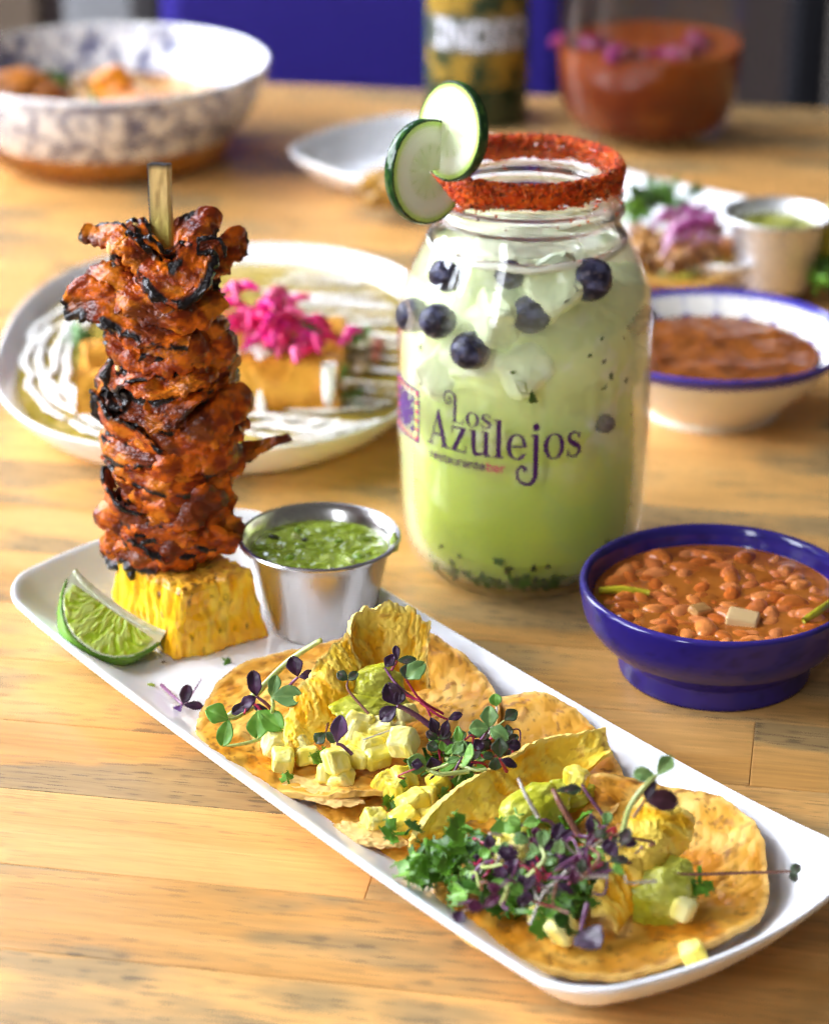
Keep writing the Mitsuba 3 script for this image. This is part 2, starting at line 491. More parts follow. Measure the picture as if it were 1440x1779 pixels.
ch_ = sst(0.60, 0.70, nz(v * np.array([1, 1, 0.6]), 420, 12, 3)) * sst(0.018, 0.031, v[:, 2]) * sst(0.35, 0.55, nz(v, 90, 31, 2))
ch_ = np.maximum(ch_, 0.8 * sst(0.72, 0.78, nz(v * np.array([1, 1, 0.3]), 480, 77, 2)))
c = lerp(c, (0.09, 0.025, 0.008), ch_ * 0.9)
add('pineapple_block', pm, 'juicy', label='grilled yellow pineapple block holding the upright meat skewer', cat='pineapple', color=c)

# ---------------------------------------------------------------- meat skewer
sk = thing('meat_skewer', 'upright skewer of charred red marinated meat standing in the pineapple block', 'meat skewer')
SB, ST = np.array((-0.0854, 0.7750, 0.0276)), np.array((-0.0855, 0.7880, 0.1696))


def char_color(v, edge, seed, base=0.0):
    """Marinated meat: orange red, browner and black towards the grilled rims."""
    a = nz(v, 260, seed, 4); b = nz(v, 90, seed + 5, 3); s = nz(v, 700, seed + 9, 2)
    c = lerp((0.50, 0.098, 0.005), (0.20, 0.024, 0.004), sst(0.38, 0.62, a))
    c = lerp(c, (0.56, 0.165, 0.011), sst(0.50, 0.66, nz(v, 150, seed + 3, 3)) * 0.85)
    c = lerp(c, (0.07, 0.012, 0.006), sst(0.48, 0.64, b) * 0.85)
    c = lerp(c, (0.10, 0.02, 0.008), sst(0.62, 0.75, s) * 0.5)
    pt = nz(v, 170, seed + 14, 3)
    k = sst(0.46, 0.66, 0.62 * edge * sst(0.30, 0.55, pt) + 0.50 * b + 0.34 * (pt - 0.5) + base + 0.02)
    return lerp(c, (0.012, 0.009, 0.009), k)


def meat_push(v, amp=0.0016, seed=0):
    m = np.stack([nz(v, 150, seed + k, 3) - 0.5 for k in range(3)], 1) + 0.35 * np.stack([nz(v, 700, seed + 20 + k, 3) - 0.5 for k in range(3)], 1)
    return v + m * amp * 2


def slice_of_meat(z, R, seed):
    rg = np.random.default_rng(seed)
    nu, nv = 230, 16
    th = np.linspace(0, 2 * np.pi, nu, endpoint=False)[:, None]
    r = np.linspace(0.05, 1, nv)[None, :]
    circ = np.stack([np.cos(th), np.sin(th)], -1)[:, 0]
    Rt = R * (0.80 + 0.95 * (nz(np.column_stack([circ * 1.7, np.full(nu, seed * 3.1)]), 1.0, seed, 3) - 0.40) + 0.30 * (nz(np.column_stack([circ * 9, np.full(nu, seed * 5.1)]), 1.0, seed + 1, 3) - 0.5))[:, None]
    k, k2, ph = rg.integers(3, 6), rg.integers(7, 13), rg.uniform(0, 6.3)
    tilt = rg.normal(0, 0.36, 2)
    wave = (0.0024 * np.sin(k * th + ph) + 0.0013 * np.sin(k2 * th + 3 * ph) + 0.0085 * (nz(np.column_stack([circ * 2.4, np.full(nu, seed * 1.7)]), 1, seed + 3, 3) - 0.5)[:, None]) * r**2
    wave = wave + rg.uniform(-0.0075, 0.0045) * r**3
    ax = SB + (ST - SB) * ((z - SB[2]) / (ST[2] - SB[2]))
    x, y = Rt * r * np.cos(th), Rt * r * np.sin(th)
    P = np.stack([ax[0] + x, ax[1] + y, z + wave + tilt[0] * x + tilt[1] * y], -1)
    v, f, U, V, side = thick(P, rg.uniform(0.0018, 0.0032) * (1 - 0.3 * r**6), wu=True)
    v = meat_push(v, 0.0013, seed)
    return v, f, V


SPAN = ST - SB
for i in range(40):
    z = 0.0372 + i * 0.00262
    R = np.interp(z, [0.034, 0.05, 0.07, 0.09, 0.112, 0.128, 0.142], [0.0208, 0.0200, 0.0203, 0.0208, 0.0195, 0.0195, 0.017])
    v, f, V = slice_of_meat(z, R, 100 + i)
    v, f, c = crisp(v, f, char_color(v, sst(0.72, 1.0, V), 200 + i, -0.07))
    add('meat_slice', (v, f), 'charred', sk, color=c)


def ribbon(pts, w, face, th=0.004, seed=0, ruffle=0.002, curl=0.0, edge=(0.3, 0.9), base=-0.1, name='meat_strip', nu=90, nvv=22):
    c = spline(pts, nu)
    wd = np.interp(np.linspace(0, 1, nu), np.linspace(0, 1, len(np.atleast_1d(w))), np.atleast_1d(w)) if np.ndim(w) else np.full(nu, w)
    t = unit(np.gradient(c, axis=0))
    cross = unit(np.cross(np.asarray(face, float), t)); n = np.cross(t, cross)
    s = np.linspace(-0.5, 0.5, nvv)
    rag = (nz(np.column_stack([c * 420, ]), 1, seed + 41, 4) - 0.5)[:, None] * sst(0.25, 0.5, np.abs(s))[None, :] * 1.1
    ss = s[None, :] * (1 + rag)
    P = c[:, None] + cross[:, None] * (ss * wd[:, None])[..., None]
    off = ruffle * ((nz(P, 95, seed, 2) - 0.5) * 5.0 + (nz(P, 260, seed + 2, 2) - 0.5) * 1.0) + curl * (2 * np.abs(s))[None, :] ** 2
    P = P + n[:, None] * off[..., None]
    taper = np.sqrt(np.clip(1 - (2 * np.abs(s)) ** 8, 0.25, 1))[None, :]
    v, f, U, V, side = thick(P, th * 0.62 * taper)
    fibre = nz(np.column_stack([U * 6, V * 26, side * 3]), 1.0, seed + 8, 3) - 0.5
    v = meat_push(v, 0.0010, seed) + n.mean(0) * (fibre * side * 0.0011)[:, None]
    e = np.maximum(sst(0.30, 0.02, V) * edge[0] * 1.4, sst(0.70, 0.98, V) * edge[1] * 1.4)
    e = np.maximum(e, sst(0.10, 0.0, U) * 0.7) if base > -0.3 else e
    v, f, c = crisp(v, f, char_color(v, np.clip(e, 0, 1.1), seed + 60, base))
    add(name, (v, f), 'charred', sk, color=c)


FC = (0.0, -0.92, 0.38)                # towards the camera side
ribbon([(-0.1129, 0.7860, 0.1458),(-0.1029, 0.7810, 0.1468),(-0.0926, 0.7730, 0.1430),(-0.0836, 0.7660, 0.1348)], [0.006, 0.011, 0.011, 0.008], (0.1, -0.7, 0.7), 0.0042, 1, 0.0014, edge=(0.2, 0.9), base=-0.02)
ribbon([(-0.0940, 0.7860, 0.1493),(-0.0905, 0.7760, 0.1440),(-0.0836, 0.7630, 0.1367),(-0.0768, 0.7610, 0.1350),(-0.0717, 0.7660, 0.1433),(-0.0710, 0.7750, 0.1474)], [0.006, 0.010, 0.013, 0.014, 0.013, 0.010], (0.05, -0.75, 0.66), 0.005, 2, 0.001, 0.0015, (0.9, 0.7), 0.02)
ribbon([(-0.0773, 0.7680, 0.1386),(-0.0726, 0.7780, 0.1474),(-0.0689, 0.7850, 0.1512),(-0.0679, 0.7900, 0.1456)], [0.008, 0.010, 0.009, 0.003], (0.2, -0.8, 0.5), 0.0042, 3, 0.0016, -0.002, (0.5, 0.2), -0.10)
ribbon([(-0.0711, 0.7720, 0.1372),(-0.0651, 0.7790, 0.1410),(-0.0601, 0.7830, 0.1429),(-0.0580, 0.7850, 0.1380)], [0.010, 0.012, 0.009, 0.003], (0.3, -0.8, 0.5), 0.0036, 4, 0.0022, 0.001, (0.3, 0.6), -0.10)
ribbon([(-0.0718, 0.7680, 0.1467),(-0.0665, 0.7670, 0.1474),(-0.0641, 0.7680, 0.1422)], [0.006, 0.008, 0.004], (0.2, -0.8, 0.5), 0.0035, 44, 0.001, 0.001, (0.9, 0.9), 0.12)
ribbon([(-0.1177, 0.7730, 0.1230),(-0.1099, 0.7690, 0.1281),(-0.0971, 0.7620, 0.1255),(-0.0863, 0.7580, 0.1208),(-0.0750, 0.7590, 0.1170)], [0.008, 0.014, 0.014, 0.012, 0.007], FC, 0.0048, 5, 0.0012, 0.001, (0.95, 0.15), 0.0)
ribbon([(-0.1109, 0.7770, 0.1339),(-0.1003, 0.7690, 0.1332),(-0.0882, 0.7610, 0.1289),(-0.0746, 0.7580, 0.1269),(-0.0649, 0.7680, 0.1285)], [0.008, 0.014, 0.014, 0.014, 0.008], (0.0, -0.85, 0.5), 0.0048, 6, 0.0014, -0.001, (0.3, 0.3), -0.16)
ribbon([(-0.0903, 0.7680, 0.1386),(-0.0801, 0.7600, 0.1353),(-0.0690, 0.7650, 0.1376)], [0.010, 0.014, 0.008], FC, 0.005, 66, 0.0016, -0.001, (0.6, 0.3), -0.10)
ribbon([(-0.1019, 0.7700, 0.1133),(-0.0908, 0.7610, 0.1126),(-0.0789, 0.7580, 0.1141),(-0.0652, 0.7680, 0.1151)], [0.012, 0.015, 0.016, 0.010], FC, 0.0055, 7, 0.0020, -0.002, (0.3, 0.3), -0.22)
ribbon([(-0.0898, 0.7620, 0.1028),(-0.0985, 0.7660, 0.1061),(-0.1021, 0.7700, 0.1008),(-0.1013, 0.7680, 0.0931),(-0.0967, 0.7620, 0.0934)], [0.004, 0.006, 0.007, 0.008, 0.006], (-0.2, -0.8, 0.5), 0.003, 8, 0.001, 0.002, (0.9, 0.9), 0.35)
ribbon([(-0.1028, 0.7740, 0.0954),(-0.1068, 0.7750, 0.0871),(-0.1094, 0.7760, 0.0818)], [0.007, 0.011, 0.005], (-0.3, -0.9, 0.1), 0.0022, 9, 0.0016, 0.0, (0.9, 0.9), 0.6)
ribbon([(-0.0984, 0.7640, 0.1021),(-0.0871, 0.7570, 0.1013),(-0.0754, 0.7570, 0.1038),(-0.0679, 0.7660, 0.1044)], [0.007, 0.010, 0.010, 0.006], (0, -0.8, 0.6), 0.004, 10, 0.0018, 0.0015, (0.2, 1.0), 0.04)
ribbon([(-0.0979, 0.7630, 0.0920),(-0.0866, 0.7570, 0.0908),(-0.0772, 0.7570, 0.0954),(-0.0760, 0.7620, 0.0987)], [0.008, 0.011, 0.010, 0.006], (0, -0.85, 0.5), 0.004, 11, 0.0018, 0.0015, (0.2, 0.95), 0.0)
ribbon([(-0.0966, 0.7640, 0.0788),(-0.0821, 0.7570, 0.0811),(-0.0682, 0.7580, 0.0887),(-0.0577, 0.7720, 0.0932)], [0.009, 0.014, 0.017, 0.007], FC, 0.0055, 12, 0.0016, -0.0015, (0.3, 0.25), -0.20)
ribbon([(-0.0765, 0.7600, 0.0816),(-0.0658, 0.7620, 0.0839),(-0.0584, 0.7700, 0.0859)], [0.012, 0.016, 0.010], (0.25, -0.85, 0.4), 0.005, 13, 0.0016, -0.002, (0.2, 0.2), -0.26)
ribbon([(-0.0986, 0.7640, 0.0713),(-0.0844, 0.7570, 0.0743),(-0.0705, 0.7570, 0.0764),(-0.0587, 0.7680, 0.0696)], [0.009, 0.013, 0.014, 0.010], FC, 0.0055, 14, 0.0018, -0.002, (0.5, 0.3), -0.16)
ribbon([(-0.0630, 0.7720, 0.0689),(-0.0552, 0.7760, 0.0705),(-0.0435, 0.7770, 0.0751)], [0.009, 0.0055, 0.0008], (0.1, -0.8, 0.6), 0.0035, 15, 0.0008, -0.001, (0.4, 0.8), 0.0, nu=60, nvv=14)
ribbon([(-0.1015, 0.7670, 0.0602),(-0.0919, 0.7590, 0.0648),(-0.0788, 0.7560, 0.0640),(-0.0636, 0.7640, 0.0644)], [0.012, 0.018, 0.017, 0.010], FC, 0.006, 16, 0.0016, -0.002, (0.3, 0.4), -0.20)
ribbon([(-0.1092, 0.7700, 0.0490),(-0.0989, 0.7620, 0.0493),(-0.0850, 0.7550, 0.0547),(-0.0731, 0.7560, 0.0586),(-0.0617, 0.7660, 0.0508)], [0.009, 0.013, 0.014, 0.013, 0.010], FC, 0.0052, 17, 0.002, -0.001, (0.25, 0.35), -0.16)
ribbon([(-0.1100, 0.7680, 0.0374),(-0.0979, 0.7600, 0.0448),(-0.0832, 0.7550, 0.0493),(-0.0695, 0.7580, 0.0512),(-0.0620, 0.7660, 0.0431)], [0.006, 0.011, 0.012, 0.011, 0.008], FC, 0.005, 18, 0.002, 0.0, (0.3, 0.2), -0.18)
ribbon([(-0.1058, 0.7660, 0.0397),(-0.0959, 0.7580, 0.0391),(-0.0836, 0.7550, 0.0416),(-0.0698, 0.7580, 0.0435),(-0.0627, 0.7640, 0.0396)], [0.010, 0.013, 0.014, 0.012, 0.008], (0, -1, 0.1), 0.005, 19, 0.002, 0.0, (0.6, 0.2), -0.14)
ribbon([(-0.0951, 0.7590, 0.0584),(-0.0847, 0.7540, 0.0584),(-0.0749, 0.7550, 0.0606)], [0.008, 0.011, 0.007], FC, 0.005, 20, 0.002, -0.002, (0.2, 0.2), -0.25)
ribbon([(-0.0964, 0.7660, 0.1210),(-0.0945, 0.7640, 0.1155),(-0.0905, 0.7620, 0.1142)], [0.007, 0.009, 0.005], (-0.2, -0.9, 0.3), 0.004, 21, 0.002, -0.001, (0.6, 0.6), 0.0)
ribbon([(-0.0723, 0.7630, 0.1221),(-0.0676, 0.7660, 0.1127),(-0.0643, 0.7690, 0.1033)], [0.013, 0.016, 0.010], (0.4, -0.85, 0.3), 0.005, 22, 0.002, -0.002, (0.3, 0.2), -0.18)
ribbon([(-0.0942, 0.7620, 0.0839),(-0.0900, 0.7590, 0.0756),(-0.0927, 0.7600, 0.0698)], [0.010, 0.012, 0.006], (-0.2, -0.9, 0.3), 0.004, 23, 0.002, -0.002, (0.4, 0.4), -0.15)
# thin shavings laid like shingles round the side that shows
rg = np.random.default_rng(77)
for k in range(26):
    z0_ = 0.040 + 0.0036 * k + rg.normal(0, 0.002)
    mid_, span_ = math.radians(rg.uniform(-150, -30)), math.radians(rg.uniform(70, 130))
    aa = mid_ + np.linspace(-0.5, 0.5, 6) * span_
    rise = math.radians(rg.uniform(-24, 24))
    R_k = np.interp(z0_, [0.034, 0.06, 0.10, 0.142], [0.0208, 0.0208, 0.0202, 0.0175]) + rg.uniform(-0.0005, 0.0020)
    axp = SB + (ST - SB) * ((z0_ - SB[2]) / (ST[2] - SB[2]))
    pts_ = [(axp[0] + (R_k + 0.0018 * abs(s_)**2 * 4) * math.cos(a), axp[1] + (R_k + 0.0018 * abs(s_)**2 * 4) * math.sin(a), z0_ + math.sin(rise) * R_k * (a - mid_)) for a, s_ in zip(aa, np.linspace(-0.5, 0.5, 6))]
    an = np.linspace(aa[0], aa[-1], 90)
    fl = rg.uniform(0.15, 0.65) * (1 if k % 3 else -1)
    face_ = np.stack([np.cos(an), np.sin(an), np.full(90, fl)], 1)
    ribbon(pts_, [0.004, rg.uniform(0.008, 0.012), rg.uniform(0.008, 0.012), 0.003], face_, 0.0026, 400 + k, 0.0011, rg.uniform(-0.001, 0.001), (0.75, 0.75), rg.uniform(-0.14, 0.02))
# the flat bamboo stick, its right side burnt black
P0, P1 = SB + (ST - SB) * 0.05, ST
ax = unit(P1 - P0)
sx = unit(np.cross(ax, (0.25, 1, 0))); sy = np.cross(ax, sx)
L = np.linalg.norm(P1 - P0)
nu = 70
zz = np.linspace(0, L, nu)
sec = np.array([(-0.0037, -0.0012), (-0.0030, -0.0019), (0.0026, -0.0021), (0.0036, -0.0012), (0.0040, 0.0016), (0.0030, 0.0024), (-0.0030, 0.0020), (-0.0037, 0.0012)])
sec = np.vstack([np.linspace(sec[k], sec[(k + 1) % 8], 5, endpoint=False) for k in range(8)])
V3 = P0 + zz[:, None, None] * ax + sec[None, :, :1] * sx + sec[None, :, 1:] * sy
V3 = V3 + (nz(V3 * np.array([1, 1, 0.2]), 700, 2, 2) - 0.5)[..., None] * 0.0005
capv = V3[-1].mean(0)
nS = len(sec)
v = np.vstack([V3.reshape(-1, 3), [capv]])
f = np.vstack([grid_faces(nu, nS, False, True), np.stack([np.full(nS, len(v) - 1), (nu - 1) * nS + (np.arange(nS) + 1) % nS, (nu - 1) * nS + np.arange(nS)], -1)])
rel = np.append(np.repeat(zz / L, nS), 1.0)
sxv = np.append(np.tile(sec[:, 0], nu), 0.0)
syv = np.append(np.tile(sec[:, 1], nu), 0.0)
c = lerp((0.62, 0.43, 0.16), (0.50, 0.42, 0.08), sst(0.93, 0.80, rel))
c = lerp(c, (0.30, 0.16, 0.04), sst(0.52, 0.7, nz(v * np.array([1, 1, 0.12]), 900, 5, 3)) * 0.6)
c = lerp(c, (0.015, 0.012, 0.012), np.maximum(sst(0.0027, 0.0034, sxv), sst(0.993, 0.998, rel)))
add('stick', (v, f[:, ::-1]), 'satin', sk, label='flat bamboo stick burnt black along one side', color=c, smooth=False)
for k, (p, s) in enumerate([((-0.0940, 0.7820, 0.1498), 0.0011), ((-0.1023, 0.7760, 0.1436), 0.0015), ((-0.1000, 0.7620, 0.1060), 0.0008), ((-0.0776, 0.7550, 0.1111), 0.0009)]):
    add('sesame_seed', moved(blob((s * 1.5, s, s * 0.7), 5 + k, 2, 0.1), p, rotm(0.4, 0.5 + k, k)), 'satin', sk, color=(0.75, 0.52, 0.20))

# ---------------------------------------------------------------- lime wedge
LT1, LT2 = np.array((-0.1178, 0.7520, 0.0353)), np.array((-0.0857, 0.7440, 0.0144))
la = unit(LT2 - LT1); LL = np.linalg.norm(LT2 - LT1)
tocam = unit(np.array([0, 0, 0.4]) - (LT1 + LT2) / 2)
d1 = np.cross(la, np.cross(np.array([-0.12, -0.89, -0.44]), la)); d1 = unit(d1)
nn = unit(np.cross(la, d1)); nn = nn if nn @ np.array([0, 0.6, -0.8]) > 0 else -nn
nu, na, nr = 70, 26, 26
tt = np.linspace(0.012, 0.988, nu)
Rl = 0.0232 * np.clip(1 - np.abs(2 * tt - 1) ** 2.3, 0, 1) ** 0.62 + 0.0008
ang = np.radians(np.linspace(0, 84, na))
ctr = LT1 + la * LL * tt[:, None]
bev = 0.0032


def lime_pt(r, a):                     # r (nu, k), a (k)
    return ctr[:, None] + r[..., None] * (np.cos(a)[None, :, None] * d1 + np.sin(a)[None, :, None] * nn)


lw = thing('lime_wedge', 'juicy green lime wedge leaning against the pineapple block', 'lime')
peel = lime_pt(np.repeat(Rl[:, None], na, 1), ang)
peel = peel * 1.0
pv, pf, U, V, sd = thick(peel, 0.0010)
pv = pv + unit(pv - pv.mean(0)) * ((nz(pv, 1500, 3, 2) - 0.5) * 0.00035)[:, None]
c = lerp((0.10, 0.24, 0.018), (0.16, 0.33, 0.03), nz(pv, 260, 4, 3))
c = lerp(c, (0.045, 0.13, 0.012), sst(0.5, 0.75, nz(pv, 140, 9, 2)) * 0.7)
add('peel', (pv, pf), 'wet', lw, color=c)
rho = np.linspace(0.03, 0.985, nr)


def face(aa, lift):
    r = np.maximum(Rl[:, None] * rho[None, :], bev * 0.8 * np.sin(np.pi * tt)[:, None] ** 0.4)
    P = ctr[:, None] + r[..., None] * (math.cos(aa) * d1 + math.sin(aa) * nn)
    return P


for aa, s in ((0.0, -1), (math.radians(84), 1)):
    nu2, nr2 = 260, 60
    tt_, rho_ = np.linspace(0.012, 0.988, nu2), np.linspace(0.02, 0.99, nr2)
    R_ = np.interp(tt_, tt, Rl)
    r = R_[:, None] * rho_[None, :]
    r = np.maximum(r, 0.0042 * np.clip(np.sin(np.pi * tt_), 0, 1)[:, None] ** 0.5)
    dirv = math.cos(aa) * d1 + math.sin(aa) * nn
    P = (LT1 + la * LL * tt_[:, None])[:, None] + r[..., None] * dirv
    Tt, Rr = np.meshgrid(tt_, rho_, indexing='ij')
    edge_mm = (1 - Rr) * R_[:, None] * 1000
    wall = np.clip(np.minimum(edge_mm, 1e9), 0, None)
    endd = np.minimum(Tt, 1 - Tt) * LL * 1000
    flesh = sst(0.9, 1.5, wall) * sst(4.6, 5.4, r * 1000) * sst(2.0, 4.0, endd)
    angv = np.arctan2(Tt - 0.5, 0.32 + Rr)
    ves = nz(np.stack([angv * 34 + 2 * nz(P, 200, 3, 2), Rr * 7.0, 0 * Tt], -1), 1.0, 6, 3)
    nrm = np.cross(la, dirv) * s
    P = P + nrm[None, None] * (flesh * (0.0003 + 0.0012 * (ves - 0.5)))[..., None]
    fv, ff = P.reshape(-1, 3), grid_faces(nu2, nr2)
    c = lerp((0.78, 0.84, 0.62), (0.58, 0.72, 0.12), flesh.ravel())
    c = lerp(c, (0.62, 0.76, 0.20), (flesh * sst(0.50, 0.72, ves)).ravel())
    c = lerp(c, (0.42, 0.62, 0.03), (flesh * sst(0.52, 0.36, ves)).ravel())
    c = lerp(c, (0.34, 0.47, 0.10), (sst(0.45, 0.1, wall)).ravel())
    add('flesh', (fv, ff if s < 0 else ff[:, ::-1]), 'wet', lw, color=c)
# the white core strip along the ridge
core = []
for sgn in np.linspace(0, 1, 9):
    a = math.radians(84) * sgn
    rr_ = 0.0043 * np.clip(np.sin(np.pi * tt), 0, 1) ** 0.5
    core.append(ctr + rr_[:, None] * (math.cos(a) * d1 + math.sin(a) * nn) * (1 - 0.35 * math.sin(math.pi * sgn)) + (-(d1 * 0.55 + nn * 0.55) * 0.0016 * math.sin(math.pi * sgn)))
P = np.stack(core, 1)
cv, cf, U, V, sd = thick(P, 0.0010)
c = lerp((0.80, 0.84, 0.68), (0.62, 0.68, 0.40), sst(0.45, 0.7, nz(cv, 500, 2, 3)))
add('core', (cv, cf), 'satin', lw, color=c)

# ---------------------------------------------------------------- steel cups with green salsa
CUP = [(0, 0.0), (0.0170, 0.0), (0.0182, 0.0008), (0.0188, 0.002), (0.0240, 0.0255), (0.0256, 0.0290), (0.0275, 0.0297), (0.0284, 0.0302), (0.0286, 0.0308), (0.0281, 0.0313), (0.0270, 0.0311), (0.0256, 0.0300), (0.0245, 0.0285),
       (0.0232, 0.0250), (0.0182, 0.0026), (0.0172, 0.0014), (0, 0.0012)]
CUPC = np.array([-0.0332, 0.7675, FLOOR - 0.0002])
CUP = [(r_, z_ * 1.12) for r_, z_ in CUP]
add('steel_cup', moved(revolve(CUP, 128), CUPC), 'steel', label='small flared steel cup of green salsa behind the pineapple block', cat='cup', smooth=28)


def sauce_surface(r, zoff, seed, amp, colA, colB, colC, freq=330, n=150, m=44):
    th = np.linspace(0, 2 * np.pi, n, endpoint=False)[:, None]
    q = np.linspace(0.01, 1, m)[None, :]
    P = np.stack([r * q * np.cos(th), r * q * np.sin(th), np.zeros((n, m))], -1)
    h = nz(P, freq, seed, 4) - 0.45
    h2 = nz(P, freq * 0.33, seed + 2, 2) - 0.5
    P[..., 2] = zoff + amp * (h * sst(1.0, 0.9, q) + 0.8 * h2 * sst(1.0, 0.8, q))
    v, f = P.reshape(-1, 3), grid_faces(n, m, True)
    c = lerp(colA, colB, sst(0.38, 0.62, nz(v, freq * 0.7, seed + 3, 3)))
    c = lerp(c, colC, sst(0.60, 0.75, nz(v, freq * 1.4, seed + 5, 3)) * 0.8)
    # a skirt, so that the sauce is a body and not a sheet
    b = np.stack([0.86 * r * np.cos(th[:, 0]), 0.86 * r * np.sin(th[:, 0]), np.full(n, zoff - 0.3 * r)], 1)
    k = len(v); i = np.arange(n); e = i * m + m - 1
    f = np.vstack([f, np.stack([e, i + k, (i + 1) % n + k], -1), np.stack([e, (i + 1) % n + k, np.roll(e, -1)], -1)])
    f = np.vstack([f, np.stack([np.full(n - 2, k), (i[2:]) + k, (i[1:-1]) + k], -1)])
    return (np.vstack([v, b]), f), np.vstack([c, np.tile(colA, (n, 1))])


m, c = sauce_surface(0.0240, 0.0298, 5, 0.0018, (0.20, 0.27, 0.016), (0.28, 0.36, 0.04), (0.38, 0.44, 0.10))
gs = add('green_salsa', moved(m, CUPC), 'wet', label='chunky green salsa filling the front steel cup', cat='salsa', color=c)
rg = np.random.default_rng(4)
for k in range(26):
    a, q = rg.uniform(0, 6.28), 0.021 * math.sqrt(rg.uniform(0, 1))
    s = rg.uniform(0.0007, 0.0016)
    add('salsa_bit', moved(blob((s * 1.4, s, s * 0.8), 30 + k, 2, 0.35), CUPC + (q * math.cos(a), q * math.sin(a), 0.0300), rotm(rg.uniform(0, 3), 0, a)), 'wet', gs,
        color=[(0.33, 0.42, 0.06), (0.20, 0.33, 0.03), (0.42, 0.46, 0.14), (0.26, 0.36, 0.04)][k % 4] if k not in (3, 11, 17) else (0.03, 0.03, 0.015))
add('salsa_smear', moved(blob((0.0014, 0.0030, 0.0036), 91, 3, 0.35, 2.2), CUPC + (0.0262, -0.0025, 0.0332)), 'wet', gs, label='green salsa smear stuck on the cup rim', color=(0.34, 0.46, 0.05))
# ---------------------------------------------------------------- jar of green drink
JC = np.array([0.0405, 0.834, 0.0])
RJ = 0.0468
BODY = [(0.0, 0.0030), (0.024, 0.0022), (0.031, 0.0004), (0.0345, 0.0003), (0.0385, 0.0022), (0.0420, 0.0066), (0.0448, 0.0135), (0.0463, 0.024), (0.0468, 0.040), (RJ, 0.075), (0.0468, 0.094), (0.0462, 0.103), (0.0446, 0.1110), (0.0420, 0.1180), (0.0393, 0.1238), (0.0366, 0.1290), (0.0358, 0.1305)]
NECK = [(0.0358, 0.1305), (0.0346, 0.1326), (0.0338, 0.1344), (0.0333, 0.1362), (0.0331, 0.1380), (0.0345, 0.1392), (0.0349, 0.1402), (0.0343, 0.1413), (0.0331, 0.1424), (0.0331, 0.1446), (0.0340, 0.1456), (0.0341, 0.1466), (0.0332, 0.1478),
        (0.0331, 0.1510), (0.0335, 0.1528), (0.0335, 0.1550), (0.0326, 0.1566), (0.0310, 0.1566), (0.0301, 0.1550), (0.0299, 0.1500), (0.0300, 0.1440), (0.0302, 0.1380), (0.0310, 0.1344), (0.0322, 0.1316), (0.0334, 0.1294), (0.0352, 0.1300)]
jar = thing('glass_jar', 'tall clear glass jar of lime green drink with a purple printed logo', 'jar')
add('body', moved(revolve(smooth_profile(BODY, 90), 160), JC), 'jar_glass', jar)
add('neck', moved(revolve(NECK[:1] + [tuple(p) for p in smooth_profile(NECK, 150)] , 160), JC), 'solid_glass', jar, smooth=40)

# the drink: clouded liquid, greener towards the bottom, and the solid mass of crushed ice and pulp within it
LQ = [(0.0, 0.0050), (0.030, 0.0040), (0.0360, 0.0050), (0.0405, 0.0092), (0.0435, 0.0160), (0.0449, 0.026), (0.0456, 0.042), (0.0456, 0.075), (0.0456, 0.094), (0.0450, 0.103), (0.0434, 0.1105), (0.0408, 0.1172), (0.0381, 0.1230), (0.0360, 0.1268), (0.0348, 0.1284), (0.0, 0.1284)]
drink = thing('green_drink', 'cloudy lime green drink filling the glass jar, paler at the top', 'drink')
lqp = [tuple(p) for p in smooth_profile(LQ[:-1], 80)] + [(0.0, 0.1284)]
add('liquid', moved(revolve(lqp, 120), JC), 'drink_surface', drink, smooth=40, interior={'type': 'ref', 'id': 'drink_medium'})
pulp = []
n, m = 180, 150
zz = np.linspace(0.0062, 0.1268, m)
rb = np.interp(zz, [p[1] for p in LQ[1:-1]], [p[0] for p in LQ[1:-1]])
th = np.linspace(0, 2 * np.pi, n, endpoint=False)
X = np.stack([np.cos(th)[:, None] * rb, np.sin(th)[:, None] * rb, np.broadcast_to(zz, (n, m))], -1)
blk = nz(X, 62, 17, 3)
facet = np.abs(((nz(X, 40, 23, 1) * 5) % 1) - 0.5)
depth = 0.0042 + 0.0110 * sst(0.085, 0.122, zz)[None, :] + 0.0035 * sst(0.03, 0.10, zz)[None, :] * (blk + facet * 0.6)
Pp = X * np.stack([1 - depth / rb, 1 - depth / rb, np.ones_like(depth)], -1)
Pp = Pp.reshape(-1, 3)
hz = Pp[:, 2]
hc = hz + 0.006 * (nz(Pp, 40, 61, 2) - 0.5)
c = np.stack([np.interp(hc, [0.004, 0.03, 0.06, 0.09, 0.125], q) for q in ((0.32, 0.48, 0.62, 0.76, 0.85), (0.46, 0.62, 0.77, 0.87, 0.90), (0.002, 0.010, 0.12, 0.40, 0.67))], 1)
ice = sst(0.50, 0.66, nz(Pp, 75, 29, 4)) * sst(0.04, 0.075, hz)
c = lerp(c, (0.86, 0.90, 0.74), ice * 0.9)
c = lerp(c, (0.55, 0.64, 0.20), sst(0.52, 0.64, nz(Pp, 90, 51, 3)) * sst(0.03, 0.06, hz) * 0.55)
k0 = len(Pp)
fp = grid_faces(n, m, True)
i = np.arange(n) * m
fp = np.vstack([fp, np.stack([np.full(n, k0), np.roll(i, -1), i], -1), np.stack([np.full(n, k0 + 1), i + m - 1, np.roll(i, -1) + m - 1], -1)])
Pp = np.vstack([Pp, [[0, 0, zz[0]], [0, 0, zz[-1]]]])
c = np.vstack([c, c[:1], c[-1:]])
add('pulp', moved((Pp, fp), JC), 'satin', drink, label='pale crushed ice and lime pulp clouding the drink', color=c)
foam = np.array([(math.cos(a) * 0.0343, math.sin(a) * 0.0343, 0.1282 + 0.0006 * math.sin(a * 9)) for a in np.linspace(0, 2 * math.pi, 120)])
fm = tube(foam, 0.0015, 8)
